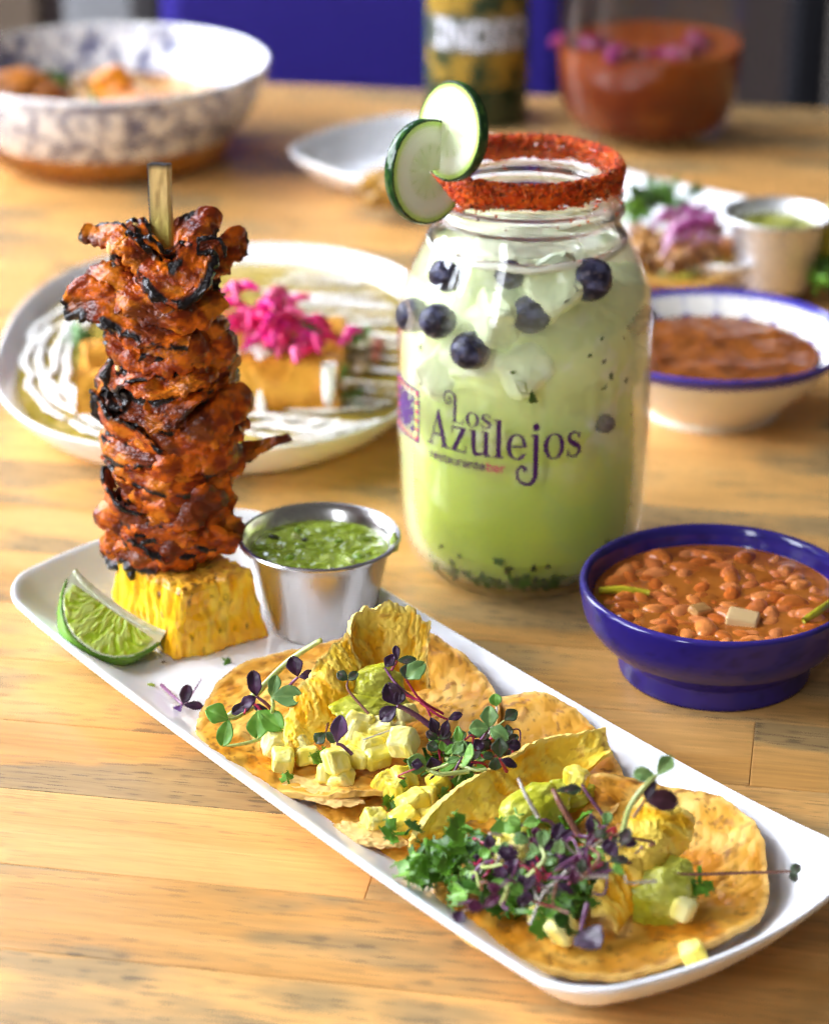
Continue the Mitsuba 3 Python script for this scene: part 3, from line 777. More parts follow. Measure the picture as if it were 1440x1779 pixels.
add('foam_ring', moved((meat_push(fm[0], 0.0008, 3), fm[1]), JC), 'satin', drink, color=(0.80, 0.84, 0.70))
rg = np.random.default_rng(11)


def on_jar(x, z, inset=0.0, R=None):   # a point on the camera side of the jar, x metres right of its axis
    R = (np.interp(z, [p[1] for p in LQ[1:-1]], [p[0] for p in LQ[1:-1]]) if R is None else R) - inset
    x = np.clip(x, -R * 0.999, R * 0.999)
    return JC + np.array([x, -math.sqrt(R * R - x * x), z])


BERRIES = [(-0.0292, 0.1215, 0.0068, 0.0030, 'blueberry floating highest at the left side of the jar'),
           (-0.0410, 0.1025, 0.0070, 0.0028, 'blueberry pressed to the far left wall of the jar'),
           (-0.0322, 0.1060, 0.0072, 0.0032, 'blueberry in the middle of the cluster at the left of the jar'),
           (-0.0208, 0.0988, 0.0077, 0.0036, 'lowest blueberry of the left cluster, above the printed name'),
           (0.0210, 0.1225, 0.0086, 0.0030, 'biggest blueberry floating at the upper right of the jar'),
           (0.0000, 0.1115, 0.0078, 0.0092, 'hazy blueberry deep in the drink at the middle of the jar'),
           (0.0420, 0.0985, 0.0068, 0.0040, 'blueberry at the far right wall of the jar'),
           (0.0276, 0.0690, 0.0040, 0.0042, 'small dark berry sunk at the right end of the printed name'),
           (-0.0070, 0.1240, 0.0058, 0.0082, 'faint blueberry behind ice near the top of the drink')]
for k, (x, z, r, ins, lab) in enumerate(BERRIES):
    r = r * 0.93
    v, f = blob((r, r * (0.97 - 0.05 * (k % 3)), r * 0.94), 300 + k, 4, 0.09, 1.3)
    d = unit(v); cal = rotm(0.7 * k, 1.1 * k, 0.4 * k) @ np.array([0, -0.5, 0.86])
    dd = d @ cal
    v = v * (1 - 0.16 * sst(0.93, 0.985, dd) + 0.05 * np.exp(-((dd - 0.92) / 0.025) ** 2) * (0.6 + 0.4 * np.sin(5 * np.arctan2(d[:, 0], d[:, 1]))))[:, None]
    c = lerp((0.014, 0.012, 0.028), (0.085, 0.090, 0.170), sst(0.42, 0.70, nz(d, 2.6, 40 + k, 4)))
    c = lerp(c, (0.16, 0.12, 0.12), sst(0.60, 0.75, nz(d, 5, 60 + k, 3)) * 0.5)
    add('blueberry', moved((v, f), on_jar(x, z, ins)), 'satin', label=lab, cat='blueberry', color=c)
CUBES = [(-0.010, 0.109, 0.009, 0.4), (-0.002, 0.090, 0.009, 1.0), (0.033, 0.083, 0.010, 0.2), (0.008, 0.118, 0.010, 0.9), (-0.028, 0.083, 0.009, 0.7), (0.034, 0.107, 0.010, 0.3)]
def ice_mesh(s, k):                    # an ice cube with melted, uneven sides
    v, f = rounded_box(s * 2, s * 1.8, s * 2, s * 0.35)
    v, f = trimesh.remesh.subdivide_to_size(v, f, s * 0.22, max_iter=8)
    return v + np.stack([nz(v + k, 1.1 / s, 40 + j, 3) - 0.5 for j in range(3)], 1) * s * 0.55, f


ICE_LAB = ['cloudy ice cube under the surface at the centre of the jar', 'pale ice cube just above the end of the printed name', 'ice cube against the right wall of the jar', 'ice cube touching the foam ring at the top of the drink', 'ice cube behind the printed square emblem', 'ice cube below the big right blueberry']
for k, (x, z, s, a) in enumerate(CUBES):
    add('ice_cube', moved(ice_mesh(s, k), on_jar(x, z, s * 1.12 + 0.0020), rotm(a, 0.4 * a + 0.2, a * 1.7)), 'juicy', label=ICE_LAB[k], cat='ice', color=(0.80, 0.89, 0.58), smooth=True)


def herb_bit(p, s, seed, face=(0, -1, 0)):
    r_ = np.random.default_rng(seed)
    a = np.sort(r_.uniform(0, 6.28, 7)); q = r_.uniform(0.45, 1.2, 7) * s
    P = Polygon([(q[i] * math.cos(a[i]), q[i] * math.sin(a[i])) for i in range(7)]).buffer(0)
    if P.geom_type != 'Polygon': P = max(P.geoms, key=lambda g: g.area)
    m = trimesh.creation.extrude_polygon(P, 0.0003, engine='earcut')
    return moved((np.array(m.vertices), np.array(m.faces)), p, frame(face))


HB = [(0.0015, 0.0850, 0.0027), (0.0207, 0.0984, 0.0010), (0.0259, 0.0948, 0.0012), (0.0289, 0.0885, 0.0014), (0.0262, 0.0855, 0.0014), (0.0346, 0.0850, 0.0012), (0.0375, 0.0700, 0.0010), (-0.0059, 0.0937, 0.0011), (-0.0380, 0.0955, 0.0016), (-0.0395, 0.0425, 0.0012), (0.0300, 0.0225, 0.0012), (0.0390, 0.0330, 0.0008), (0.0330, 0.1010, 0.0010), (0.0250, 0.1035, 0.0010)]
for k in range(84):
    z = rg.uniform(0.0050, 0.0120) if k < 68 else rg.uniform(0.010, 0.020)
    HB.append((rg.uniform(-0.036, 0.036), z, rg.uniform(0.0011, 0.0027)))
for k, (x, z, s) in enumerate(HB):
    p = on_jar(x, z, 0.0008 if k < 14 else rg.uniform(0.0004, 0.0020))
    n = unit((p - JC) * np.array([1, 1, 0]))
    add('herb_bit', herb_bit(p, s, 500 + k, n), 'matte', label='largest dark herb flake floating above the printed name' if k == 0 else ('tiny green herb flake drifting in the drink' if k < 14 else 'dark herb flake settled at the bottom of the jar'),
        cat='herb', group=None if k == 0 else ('herb flakes drifting in the drink' if k < 14 else 'herb flakes settled at the jar bottom'), color=[(0.020, 0.060, 0.004), (0.035, 0.10, 0.006), (0.015, 0.032, 0.004)][k % 3], smooth=False)


# ---- the print on the glass
def vstroke(pts, w, n=60):
    """A pen stroke of varying width along a smooth path."""
    p = spline(pts, n); w = np.interp(np.linspace(0, 1, n), np.linspace(0, 1, len(w)), w)
    return unary_union([unary_union([Point(*p[i]).buffer(w[i] / 2, 8), Point(*p[i + 1]).buffer(w[i + 1] / 2, 8)]).convex_hull for i in range(n - 1)])


def P_(*a): return Polygon(a)
def R_(x0, y0, x1, y1): return sbox(x0, y0, x1, y1)
def ell(cx, cy, rx, ry): return affinity.scale(Point(cx, cy).buffer(1, 32), rx, ry)


def g_o(): return ell(0.50, 0.49, 0.50, 0.52).difference(ell(0.50, 0.49, 0.285, 0.47)), 1.0
def g_s():
    s = vstroke([(0.62, 0.76), (0.52, 0.93), (0.34, 0.97), (0.14, 0.86), (0.16, 0.66), (0.38, 0.52), (0.60, 0.38), (0.64, 0.18), (0.46, 0.02), (0.24, 0.02), (0.08, 0.22)], [0.05, 0.06, 0.08, 0.14, 0.20, 0.24, 0.20, 0.14, 0.08, 0.06, 0.05])
    return unary_union([s, P_((0.60, 0.70), (0.66, 0.70), (0.66, 0.99), (0.61, 0.97)), P_((0.04, 0.0), (0.10, 0.02), (0.10, 0.30), (0.04, 0.30))]), 0.70
def g_A():
    return unary_union([P_((0.02, 0.0), (0.10, 0.0), (0.56, 1.36), (0.52, 1.42)), P_((0.50, 1.45), (0.60, 1.45), (1.12, 0.0), (0.86, 0.0), (0.44, 1.20)), R_(0.22, 0.42, 0.86, 0.50), R_(-0.10, 0, 0.26, 0.06), R_(0.72, 0, 1.26, 0.06)]), 1.22
def g_z(): return unary_union([R_(0.04, 0.92, 0.80, 0.99), P_((0.56, 0.94), (0.82, 0.94), (0.28, 0.04), (0.02, 0.04)), R_(0.02, 0, 0.82, 0.07), P_((0.04, 0.95), (0.10, 0.95), (0.08, 0.70), (0.04, 0.70)), P_((0.76, 0.05), (0.82, 0.05), (0.84, 0.30), (0.80, 0.30))]), 0.88
def g_u():
    return unary_union([R_(0.12, 0.25, 0.34, 0.99), R_(0.0, 0.93, 0.34, 0.99), R_(0.74, 0.0, 0.96, 0.99), R_(0.62, 0.93, 0.96, 0.99), R_(0.74, 0.0, 1.10, 0.06), vstroke([(0.23, 0.30), (0.28, 0.10), (0.46, 0.04), (0.64, 0.09), (0.82, 0.26)], [0.22, 0.20, 0.13, 0.08, 0.06])]), 1.12
def g_l(): return unary_union([R_(0.12, 0, 0.35, 1.52), R_(0.0, 1.46, 0.35, 1.52), R_(0.0, 0, 0.48, 0.06)]), 0.50
def g_e():
    o = ell(0.48, 0.49, 0.47, 0.52).difference(ell(0.50, 0.49, 0.275, 0.46)).difference(R_(0.52, 0.20, 1.0, 0.47))
    return unary_union([o, R_(0.18, 0.47, 0.94, 0.535), vstroke([(0.52, 0.01), (0.74, 0.05), (0.92, 0.25)], [0.09, 0.08, 0.04])]), 0.98
def g_j():
    return unary_union([R_(0.18, -0.42, 0.42, 0.99), R_(0.04, 0.93, 0.42, 0.99), Point(0.30, 1.28).buffer(0.155, 16), vstroke([(0.30, -0.36), (0.28, -0.72), (0.08, -0.98), (-0.26, -0.98), (-0.52, -0.76), (-0.54, -0.46), (-0.34, -0.28), (-0.16, -0.38)], [0.24, 0.22, 0.15, 0.11, 0.12, 0.11, 0.10, 0.11]), Point(-0.19, -0.42).buffer(0.10, 16)]), 0.56
def g_L():
    return unary_union([R_(0.22, 0, 0.42, 1.62), vstroke([(0.32, 1.55), (0.31, 1.86), (0.08, 2.12), (-0.30, 2.12), (-0.56, 1.80), (-0.50, 1.42), (-0.22, 1.26), (0.0, 1.42), (-0.06, 1.66), (-0.20, 1.70)], [0.20, 0.17, 0.11, 0.10, 0.11, 0.11, 0.11, 0.10, 0.11, 0.13]), R_(0.10, 0, 0.98, 0.07), P_((0.90, 0.04), (0.98, 0.04), (1.02, 0.42), (0.97, 0.42))]), 1.06


def word(glyphs, scale, gap=0.10):
    x, out = 0.0, []
    for g in glyphs:
        s, w = g()
        out.append(affinity.translate(s, x, 0)); x += w + gap
    return affinity.scale(unary_union(out), scale, scale, origin=(0, 0)), x * scale


def to_mesh(shape, maxe=0.0012):
    ms = []
    for g in getattr(shape, 'geoms', [shape]):
        if g.area < 1e-9: continue
        m = trimesh.creation.extrude_polygon(g.simplify(0.00003), 0.00018, engine='earcut')
        v, f = trimesh.remesh.subdivide_to_size(m.vertices, m.faces, maxe, max_iter=12)
        ms.append((v, f))
    return joined(ms)


def bent(m, a0, z0, R=RJ + 0.00012):
    """Wraps a flat print round the jar: its x from the angle a0 (0 = towards the camera, positive to the right)."""
    v = np.asarray(m[0])
    a = a0 + v[:, 0] / R
    r = R + v[:, 2]
    return np.stack([JC[0] + r * np.sin(a), JC[1] - r * np.cos(a), JC[2] + z0 + v[:, 1]], 1), m[1]


PURPLE, PLUM, PINK = (0.060, 0.010, 0.105), (0.085, 0.018, 0.10), (0.62, 0.060, 0.15)
wa, la_ = word([g_A, g_z, g_u, g_l, g_e, g_j, g_o, g_s], 0.0096)
XH = 0.0083 * (0.0615 / la_) if False else 0.0083
AZ0, ZB = math.radians(-48), 0.0618
sc_ = math.radians(72) * RJ / la_
wa = affinity.scale(wa, sc_, 1.0, origin=(0, 0))
add('name_print', bent(to_mesh(wa), AZ0, ZB), 'satin', jar, label='purple serif lettering on the jar', color=PURPLE, smooth=False)
wl, ll_ = word([g_L, g_o, g_s], 0.0053)
add('name_print', bent(to_mesh(wl), math.radians(-36), ZB + 0.0108), 'satin', jar, label='smaller purple serif lettering with a curled capital', color=PURPLE, smooth=False)


def small_text(txt, h):
    m = meshkit.text_mesh(txt, h, 0.00018, bold=True)
    m.apply_scale([1.0, 1.0, 1.0])
    v, f = trimesh.remesh.subdivide_to_size(m.vertices, m.faces, 0.0014, max_iter=12)
    return v, f


s1 = small_text('restaurante', 0.0030)
w1 = s1[0][:, 0].max()
k1 = 0.0236 / w1
s1 = (s1[0] * np.array([k1, 1, 1]), s1[1])
add('small_print', bent(s1, math.radians(-48), ZB - 0.0054), 'satin', jar, label='tiny dark lettering under the name', color=PLUM, smooth=False)
s2 = small_text('bar', 0.0030)
s2 = (s2[0] * np.array([k1, 1, 1]), s2[1])
add('small_print', bent(s2, math.radians(-48) + 0.0238 / RJ, ZB - 0.0054), 'satin', jar, label='tiny pink lettering under the name', color=PINK, smooth=False)
# the square tile emblem
E_ = 0.0208
fr = R_(0, 0, E_, E_).difference(R_(0.0007, 0.0007, E_ - 0.0007, E_ - 0.0007))
fr = fr.union(R_(0.0034, 0.0034, E_ - 0.0034, E_ - 0.0034).difference(R_(0.0039, 0.0039, E_ - 0.0039, E_ - 0.0039)))
petals = []
c0 = E_ / 2
for k in range(8):
    a = k * math.pi / 4
    pl = affinity.rotate(ell(0.0036, 0, 0.0031, 0.0011 if k % 2 else 0.0015), math.degrees(a), origin=(0, 0))
    petals.append(affinity.translate(pl, c0, c0))
for cx in (0.0042, E_ - 0.0042):
    for cy in (0.0042, E_ - 0.0042):
        petals.append(Point(cx, cy).buffer(0.0046).difference(Point(cx, cy).buffer(0.0037)).intersection(R_(0.004, 0.004, E_ - 0.004, E_ - 0.004)))
        petals.append(Point(cx, cy).buffer(0.0019).intersection(R_(0.004, 0.004, E_ - 0.004, E_ - 0.004)))
petals.append(Point(c0, c0).buffer(0.0056).difference(Point(c0, c0).buffer(0.0050)))
tri = []
nt = 6
st = E_ / nt
for k in range(nt):
    x = k * st
    for q in range(4):
        t_ = P_((x + 0.0006, 0.0008), (x + st - 0.0006, 0.0008), (x + st / 2, 0.0032))
        tri.append(affinity.rotate(t_, 90 * q, origin=(c0, c0)))
EA = math.radians(-81)
add('emblem', bent(to_mesh(unary_union(petals + [fr])), EA, 0.0590), 'satin', jar, label='purple square tile emblem printed left of the name', color=(0.085, 0.022, 0.19), smooth=False)
add('emblem', bent(to_mesh(unary_union(tri)), EA, 0.0590), 'satin', jar, label='pink triangles edging the square emblem', color=PINK, smooth=False)

# ---- chilli salt on the rim
n, m = 420, 40
th = np.linspace(0, 2 * np.pi, n, endpoint=False)
ph = np.linspace(0, 2 * np.pi, m, endpoint=False)
dirs = np.stack([np.cos(th), np.sin(th)], -1)
low = 0.0044 + 0.0062 * (meshkit.fbm(np.column_stack([dirs * 3.2, th * 0 + 4]), 4, 3) - 0.35)
low = low + 0.0022 * np.exp(-((np.angle(np.exp(1j * (th - math.radians(225))))) / 0.5) ** 2)
rt = 0.00165 + 0.0014 * (meshkit.fbm(np.column_stack([dirs * 4, th * 0 + 9]), 3, 7) - 0.5)
cr = 0.0320
r = cr + (rt[:, None] * np.cos(ph)[None, :])
z = 0.1545 + np.where(np.sin(ph) > 0, 0.0031, 0)[None, :] * np.sin(ph)[None, :] + np.where(np.sin(ph) < 0, 1, 0)[None, :] * low[:, None] * np.sin(ph)[None, :] * np.where(np.cos(ph) > 0, 1.0, 0.75)[None, :]
Pq = np.stack([r * dirs[:, :1], r * dirs[:, 1:], z], -1).reshape(-1, 3)
g = nz(Pq, 900, 4, 3) - 0.5
rad = np.stack([Pq[:, 0], Pq[:, 1], 0 * g], 1); rad = Pq - unit(rad) * cr; rad[:, 2] -= 0.1545
Pq = Pq + unit(rad) * (g * 0.0024)[:, None]


def chili_color(v, seed):
    c = lerp((0.56, 0.050, 0.005), (0.74, 0.135, 0.010), sst(0.4, 0.65, nz(v, 420, seed, 3)))
    c = lerp(c, (0.16, 0.016, 0.006), sst(0.56, 0.70, nz(v, 900, seed + 3, 2)))
    return lerp(c, (0.70, 0.30, 0.12), sst(0.66, 0.76, nz(v, 1300, seed + 6, 2)) * 0.7)


cs = add('chili_rim', moved((Pq, grid_faces(n, m, True, True)), JC), 'crisp', jar, label='coarse red chilli salt crusted round the jar rim', color=chili_color(Pq, 5))
rg = np.random.default_rng(21)
grains = []
oc = trimesh.creation.icosahedron()
for k in range(2600):
    a = rg.uniform(0, 6.283); q = rg.normal(0, 1)
    w = np.exp(-((np.angle(np.exp(1j * (a - math.radians(225))))) / 0.45) ** 2)
    p_ = rg.uniform(-1.2, 2.6)
    rr_ = cr + math.cos(p_) * 0.0023; zz_ = 0.1548 + (0.0032 if math.sin(p_) > 0 else 0.0062) * math.sin(p_) - (0.003 * rg.uniform() if rg.uniform() < w * 0.8 else 0)
    if k > 2460: zz_ -= rg.uniform(0.002, 0.010); rr_ = 0.0337
    s = rg.uniform(0.00025, 0.00075)
    grains.append(((np.array(oc.vertices) * rg.uniform(0.6, 1.3, 3)) * s + np.array([rr_ * math.cos(a), rr_ * math.sin(a), zz_]), np.array(oc.faces)))
gm = joined(grains)
cg = np.repeat(chili_color(np.array([g_[0].mean(0) for g_ in grains]) * 1.0, 31), 12, 0)
add('grain', moved(gm, JC), 'crisp', cs, kind='stuff', color=cg, smooth=False)


# ---- cucumber slices on the rim
def cucumber(center, normal, R, spin, notch, lab, th=0.0036):
    key = thing('cucumber_slice', lab, 'cucumber')
    fr_ = frame(normal)
    nu, nv = 150, 40
    a0, a1 = (notch, 2 * np.pi - notch) if notch else (0, 2 * np.pi)
    a = np.linspace(a0, a1, nu)[:, None] + spin
    q = np.linspace(0.02, 1, nv)[None, :]
    P = np.stack([R * q * np.cos(a), R * q * np.sin(a), np.zeros((nu, nv))], -1)
    v, f, U, V, sd = thick(P, th)
    seeds = np.clip(np.cos(np.repeat(a, nv, 1).ravel() * 3) * 0.5 + 0.5, 0, 1)
    seeds = np.tile(seeds, 2)
    v[:, 2] += sd * 0.0003 * (nz(v, 500, 3, 3) - 0.5) * (V < 0.9)
    c = lerp((0.74, 0.80, 0.58), (0.62, 0.72, 0.42), sst(0.60, 0.25, V) * (0.4 + 0.6 * seeds))
    sd_ = np.clip(np.cos(np.tile(np.repeat(a, nv, 1).ravel(), 2) * 13), 0, 1) ** 3 * np.exp(-((V - 0.46) / 0.10) ** 2)
    c = lerp(c, (0.50, 0.62, 0.26), sd_ * 0.6)
    c = lerp(c, (0.82, 0.87, 0.70), sst(0.5, 0.62, V) * sst(0.86, 0.75, V))
    c = lerp(c, (0.48, 0.66, 0.16), sst(0.86, 0.95, V))
    add('flesh', moved((v, f), center, fr_), 'juicy', key, color=c, smooth=False)
    aa = np.linspace(a0, a1, nu)[:, None] + spin
    hh = np.linspace(-1, 1, 12)[None, :]
    rr_ = R + 0.00035 + 0.0004 * (1 - hh**2)
    Pp_ = np.stack([rr_ * np.cos(aa), rr_ * np.sin(aa), hh * th / 2 + 0 * aa], -1)
    v, f, U, V, sd = thick(Pp_, 0.0005)
    c = lerp((0.012, 0.045, 0.012), (0.05, 0.12, 0.02), sst(0.5, 0.75, nz(v, 420, 6, 3)))
    add('peel', moved((v, f), center, fr_), 'wet', key, color=c)


cucumber((0.0130, 0.8060, 0.1757), (-0.78, -0.60, 0.17), 0.0162, math.radians(-60), 0.0, 'upper upright cucumber slice standing on the jar rim')
cucumber((0.0039, 0.8030, 0.1624), (0.70, -0.70, 0.12), 0.0172, math.radians(-24), math.radians(27), 'lower cucumber slice hooked over the left of the salted jar rim', 0.0040)

# ---------------------------------------------------------------- blue bowl of beans
BC = np.array([0.1045, 0.7475, 0.0])
BOWL = [(0, 0.0030), (0.0290, 0.0030), (0.0298, 0.0), (0.0322, 0.0), (0.0331, 0.0006), (0.0333, 0.0020), (0.0328, 0.0062), (0.0332, 0.0080), (0.0360, 0.0106), (0.0415, 0.0150), (0.0455, 0.0210), (0.0470, 0.0275), (0.0476, 0.0318), (0.0473, 0.0331), (0.0462, 0.0337), (0.0449, 0.0331),
        (0.0440, 0.0312), (0.0428, 0.0265), (0.0395, 0.0200), (0.0330, 0.0140), (0.020, 0.0085), (0.0, 0.0078)]
COB = (0.020, 0.012, 0.150)
m = revolve([tuple(p) for p in smooth_profile(BOWL, 120)], 160)
c = lerp(COB, (0.05, 0.03, 0.20), sst(0.0327, 0.0336, m[0][:, 2]) * 0.5)
c = lerp(c, (0.008, 0.006, 0.055), sst(0.55, 0.75, nz(m[0], 240, 7, 3)) * 0.5)
add('bean_bowl', moved(m, BC), 'glaze', label='glossy cobalt blue footed bowl full of red brown beans', cat='bowl', color=c)
BZ = 0.0268
m, c = sauce_surface(0.0428, BZ, 9, 0.0010, (0.30, 0.078, 0.008), (0.38, 0.115, 0.014), (0.22, 0.050, 0.004), 200)
add('bean_broth', moved(m, BC), 'wet', label='brown broth between the beans in the blue bowl', cat='broth', color=c)


def bean(s, seed):
    v, f = blob((1.0, 0.62, 0.56), seed, 3, 0.05, 1.2)
    v[:, 1] += 0.30 * (v[:, 0] ** 2) - 0.10
    return v * s, f


BEANS = [bean(1.0, 700 + k) for k in range(4)]
rg = np.random.default_rng(8)
spots = []
tries = 0
while len(spots) < 128 and tries < 14000:
    tries += 1
    a, q = rg.uniform(0, 6.283), 0.0372 * math.sqrt(rg.uniform(0, 1))
    x, y = q * math.cos(a), q * math.sin(a)
    if all((x - s[0]) ** 2 + (y - s[1]) ** 2 > 0.0051 ** 2 for s in spots): spots.append((x, y))
BCOL = [(0.46, 0.125, 0.022), (0.55, 0.18, 0.045), (0.40, 0.095, 0.015), (0.52, 0.17, 0.05), (0.50, 0.14, 0.036)]
for k, (x, y) in enumerate(spots):
    v, f = BEANS[k % 4]
    s = rg.uniform(0.0048, 0.0066)
    R = rotm(rg.uniform(-0.6, 0.6), rg.uniform(-0.45, 0.45), rg.uniform(0, 6.28))
    zz_ = BZ + rg.uniform(-0.0038, -0.0013)
    add('bean', moved((v * s, f), BC + (x, y, zz_), R), 'wet', label='soft red brown bean ' + ('in the middle of the cobalt blue bowl' if x * x + y * y < 0.0225 ** 2 else ['by the right rim of the cobalt blue bowl', 'by the back rim of the cobalt blue bowl', 'by the left rim of the cobalt blue bowl', 'by the front rim of the cobalt blue bowl'][int((math.degrees(math.atan2(y, x)) + 405) // 90) % 4]), cat='bean', group='beans in the cobalt blue bowl', pal=(BCOL[k % 5], np.array(BCOL[k % 5]) * 1.35, sst(0.45, 0.7, nz(v, 2.5, 720 + k, 3))))
add('onion_piece', moved(rounded_box(0.0110, 0.0078, 0.0040, 0.0012), (0.1110, 0.7296, 0.0278), rotm(0.12, 0.1, -0.3)), 'juicy', label='pale translucent onion square lying on the beans', cat='onion', color=(0.62, 0.42, 0.20))
add('onion_piece', moved(rounded_box(0.0085, 0.0050, 0.0030, 0.001), (0.0972, 0.7366, 0.0275), rotm(0.3, 0.2, 0.8)), 'juicy', label='small tan onion piece among the beans near the bowl centre', cat='onion', color=(0.58, 0.30, 0.10))
add('coriander_stalk', tube([(0.0638, 0.7507, 0.0280), (0.0717, 0.7499, 0.0288), (0.0811, 0.7481, 0.0284)], [0.0011, 0.0014, 0.0009], 10, 16), 'wet', label='green herb stem floating at the left side of the beans', cat='herb stalk', color=(0.42, 0.36, 0.02))
add('coriander_stalk', tube([(0.1312, 0.7279, 0.0280), (0.1368, 0.7328, 0.0290), (0.1445, 0.7440, 0.0282)], [0.0010, 0.0014, 0.0010], 10, 16), 'wet', label='green herb stem floating at the right side of the beans', cat='herb stalk', color=(0.40, 0.36, 0.02))
add('coriander_stalk', tube([(0.0733, 0.7202, 0.0272), (0.0767, 0.7153, 0.0280), (0.0811, 0.7176, 0.0272)], [0.0010, 0.0012, 0.0008], 8, 12), 'wet', label='short pale stem at the front left of the beans', cat='herb stalk', color=(0.45, 0.30, 0.05))
# ---------------------------------------------------------------- tostadas
def tortilla(ctr_, R, seed, lab, tilt=(0, 0), lift=0.004, th=0.0019, warm=0.0, curl=()):
    n, m = 260, 70
    a = np.linspace(0, 2 * np.pi, n, endpoint=False)[:, None]
    q = np.linspace(0.01, 1, m)[None, :]
    circ = np.concatenate([np.cos(a), np.sin(a)], 1)
    Rt = R * (1 + 0.07 * (meshkit.fbm(np.column_stack([circ * 1.5, a * 0 + seed]), 3, seed) - 0.5) + 0.02 * (meshkit.fbm(np.column_stack([circ * 7, a * 0 + seed]), 2, seed + 1) - 0.5))[:, None]
    x, y = Rt * q * np.cos(a), Rt * q * np.sin(a)
    wave = (meshkit.fbm(np.column_stack([circ * 2.0, a * 0 + seed * 2]), 3, seed + 2) - 0.42)[:, None]
    z = lift * (0.55 + 1.3 * wave) * q**3 + 0.0011 * np.sin(5 * a + seed) * q**4
    for (ca, amt, wdt) in curl:
        z = z + amt * np.exp(-(np.angle(np.exp(1j * (a - ca))) / wdt) ** 2) * sst(0.5, 1.0, q) ** 1.3
    P0_ = np.stack([x, y, z + tilt[0] * x + tilt[1] * y], -1)
    w = np.stack([x, y, 0 * x], -1)
    bl = np.clip(nz(w, 130, seed + 4, 3) - 0.5, 0, 1) * 0.0034 + (nz(w, 420, seed + 6, 3) - 0.5) * 0.0011
    P0_[..., 2] += bl
    v, f, U, V, sd = thick(P0_, th * (0.75 + 0.4 * nz(w, 300, seed + 8, 2)), wu=True)
    v = v + unit(np.column_stack([v[:, 0], v[:, 1], 0 * v[:, 0]])) * ((nz(v, 700, seed, 2) - 0.5) * 0.0008 * (V > 0.95))[:, None]
    ww = np.column_stack([v[:, 0], v[:, 1], np.full(len(v), 0.1)])
    c = lerp((0.68, 0.335, 0.040), (0.73, 0.430, 0.100), sst(0.35, 0.65, nz(ww, 90, seed + 10, 3)))
    c = lerp(c, (0.58, 0.200, 0.008), sst(0.48, 0.66, nz(ww, 75, seed + 12, 3) + warm) * 0.85)
    c = lerp(c, (0.58, 0.26, 0.03), sst(0.80, 0.93, V) * sst(0.35, 0.6, nz(ww, 60, seed + 13, 2)) * 0.9)
    c = lerp(c, (0.74, 0.46, 0.13), sst(0.955, 0.99, V) * 0.8)
    c = lerp(c, (0.33, 0.125, 0.020), sst(0.64, 0.74, nz(ww, 330, seed + 14, 3)) * 0.65)
    c = lerp(c, (0.20, 0.07, 0.015), sst(0.70, 0.78, nz(ww, 520, seed + 15, 2)) * 0.7)
    v, f, c = crisp(v, f, c)
    return add('tostada', moved((v, f), ctr_), 'crisp', label=lab, cat='tostada', color=c)


ANG = lambda dx, dy: math.atan2(dy, dx)
T1c, T2c, T3c = np.array([-0.0215, 0.6845, 0.0125]), np.array([0.0170, 0.6470, 0.0098]), np.array([0.0545, 0.5945, 0.0105])
tortilla(T2c, 0.0478, 22, 'middle fried tostada, partly under the first one, topped with a long pineapple chip', tilt=(0.06, 0.06), lift=0.0025, curl=[(math.radians(55), 0.004, 0.5)])
tortilla(T1c, 0.0490, 21, 'first fried tostada beside the steel cup, holding the upright pineapple chip', tilt=(0.02, 0.05), lift=0.0035, curl=[(math.radians(60), 0.005, 0.6), (math.radians(215), 0.002, 0.5)])
tortilla(T3c, 0.0485, 25, 'last golden tostada at the near end of the long plate', tilt=(0.04, 0.05), lift=0.0035, warm=0.06, curl=[(math.radians(30), 0.004, 0.6), (math.radians(290), 0.004, 0.5)])
for k, (p, s, lab) in enumerate([((-0.0283, 0.6409, 0.0135), (0.013, 0.006, 0.0007), 'pale mashed bean smear on the front of the first tostada'), ((-0.0138, 0.6193, 0.0115), (0.011, 0.005, 0.0006), 'thin bean smear on the front of the middle tostada')]):
    v, f = blob(s, 810 + k, 5, 0.45, 2.4, rotm(rz=-0.5))
    v = v * 1.0; v[:, 2] += (nz(v, 600, k, 3) - 0.5) * 0.0012
    add('bean_paste', moved((v, f), p), 'crisp', label=lab, cat='bean paste', color=lerp((0.62, 0.36, 0.10), (0.74, 0.50, 0.20), nz(v, 600, 5, 3)))


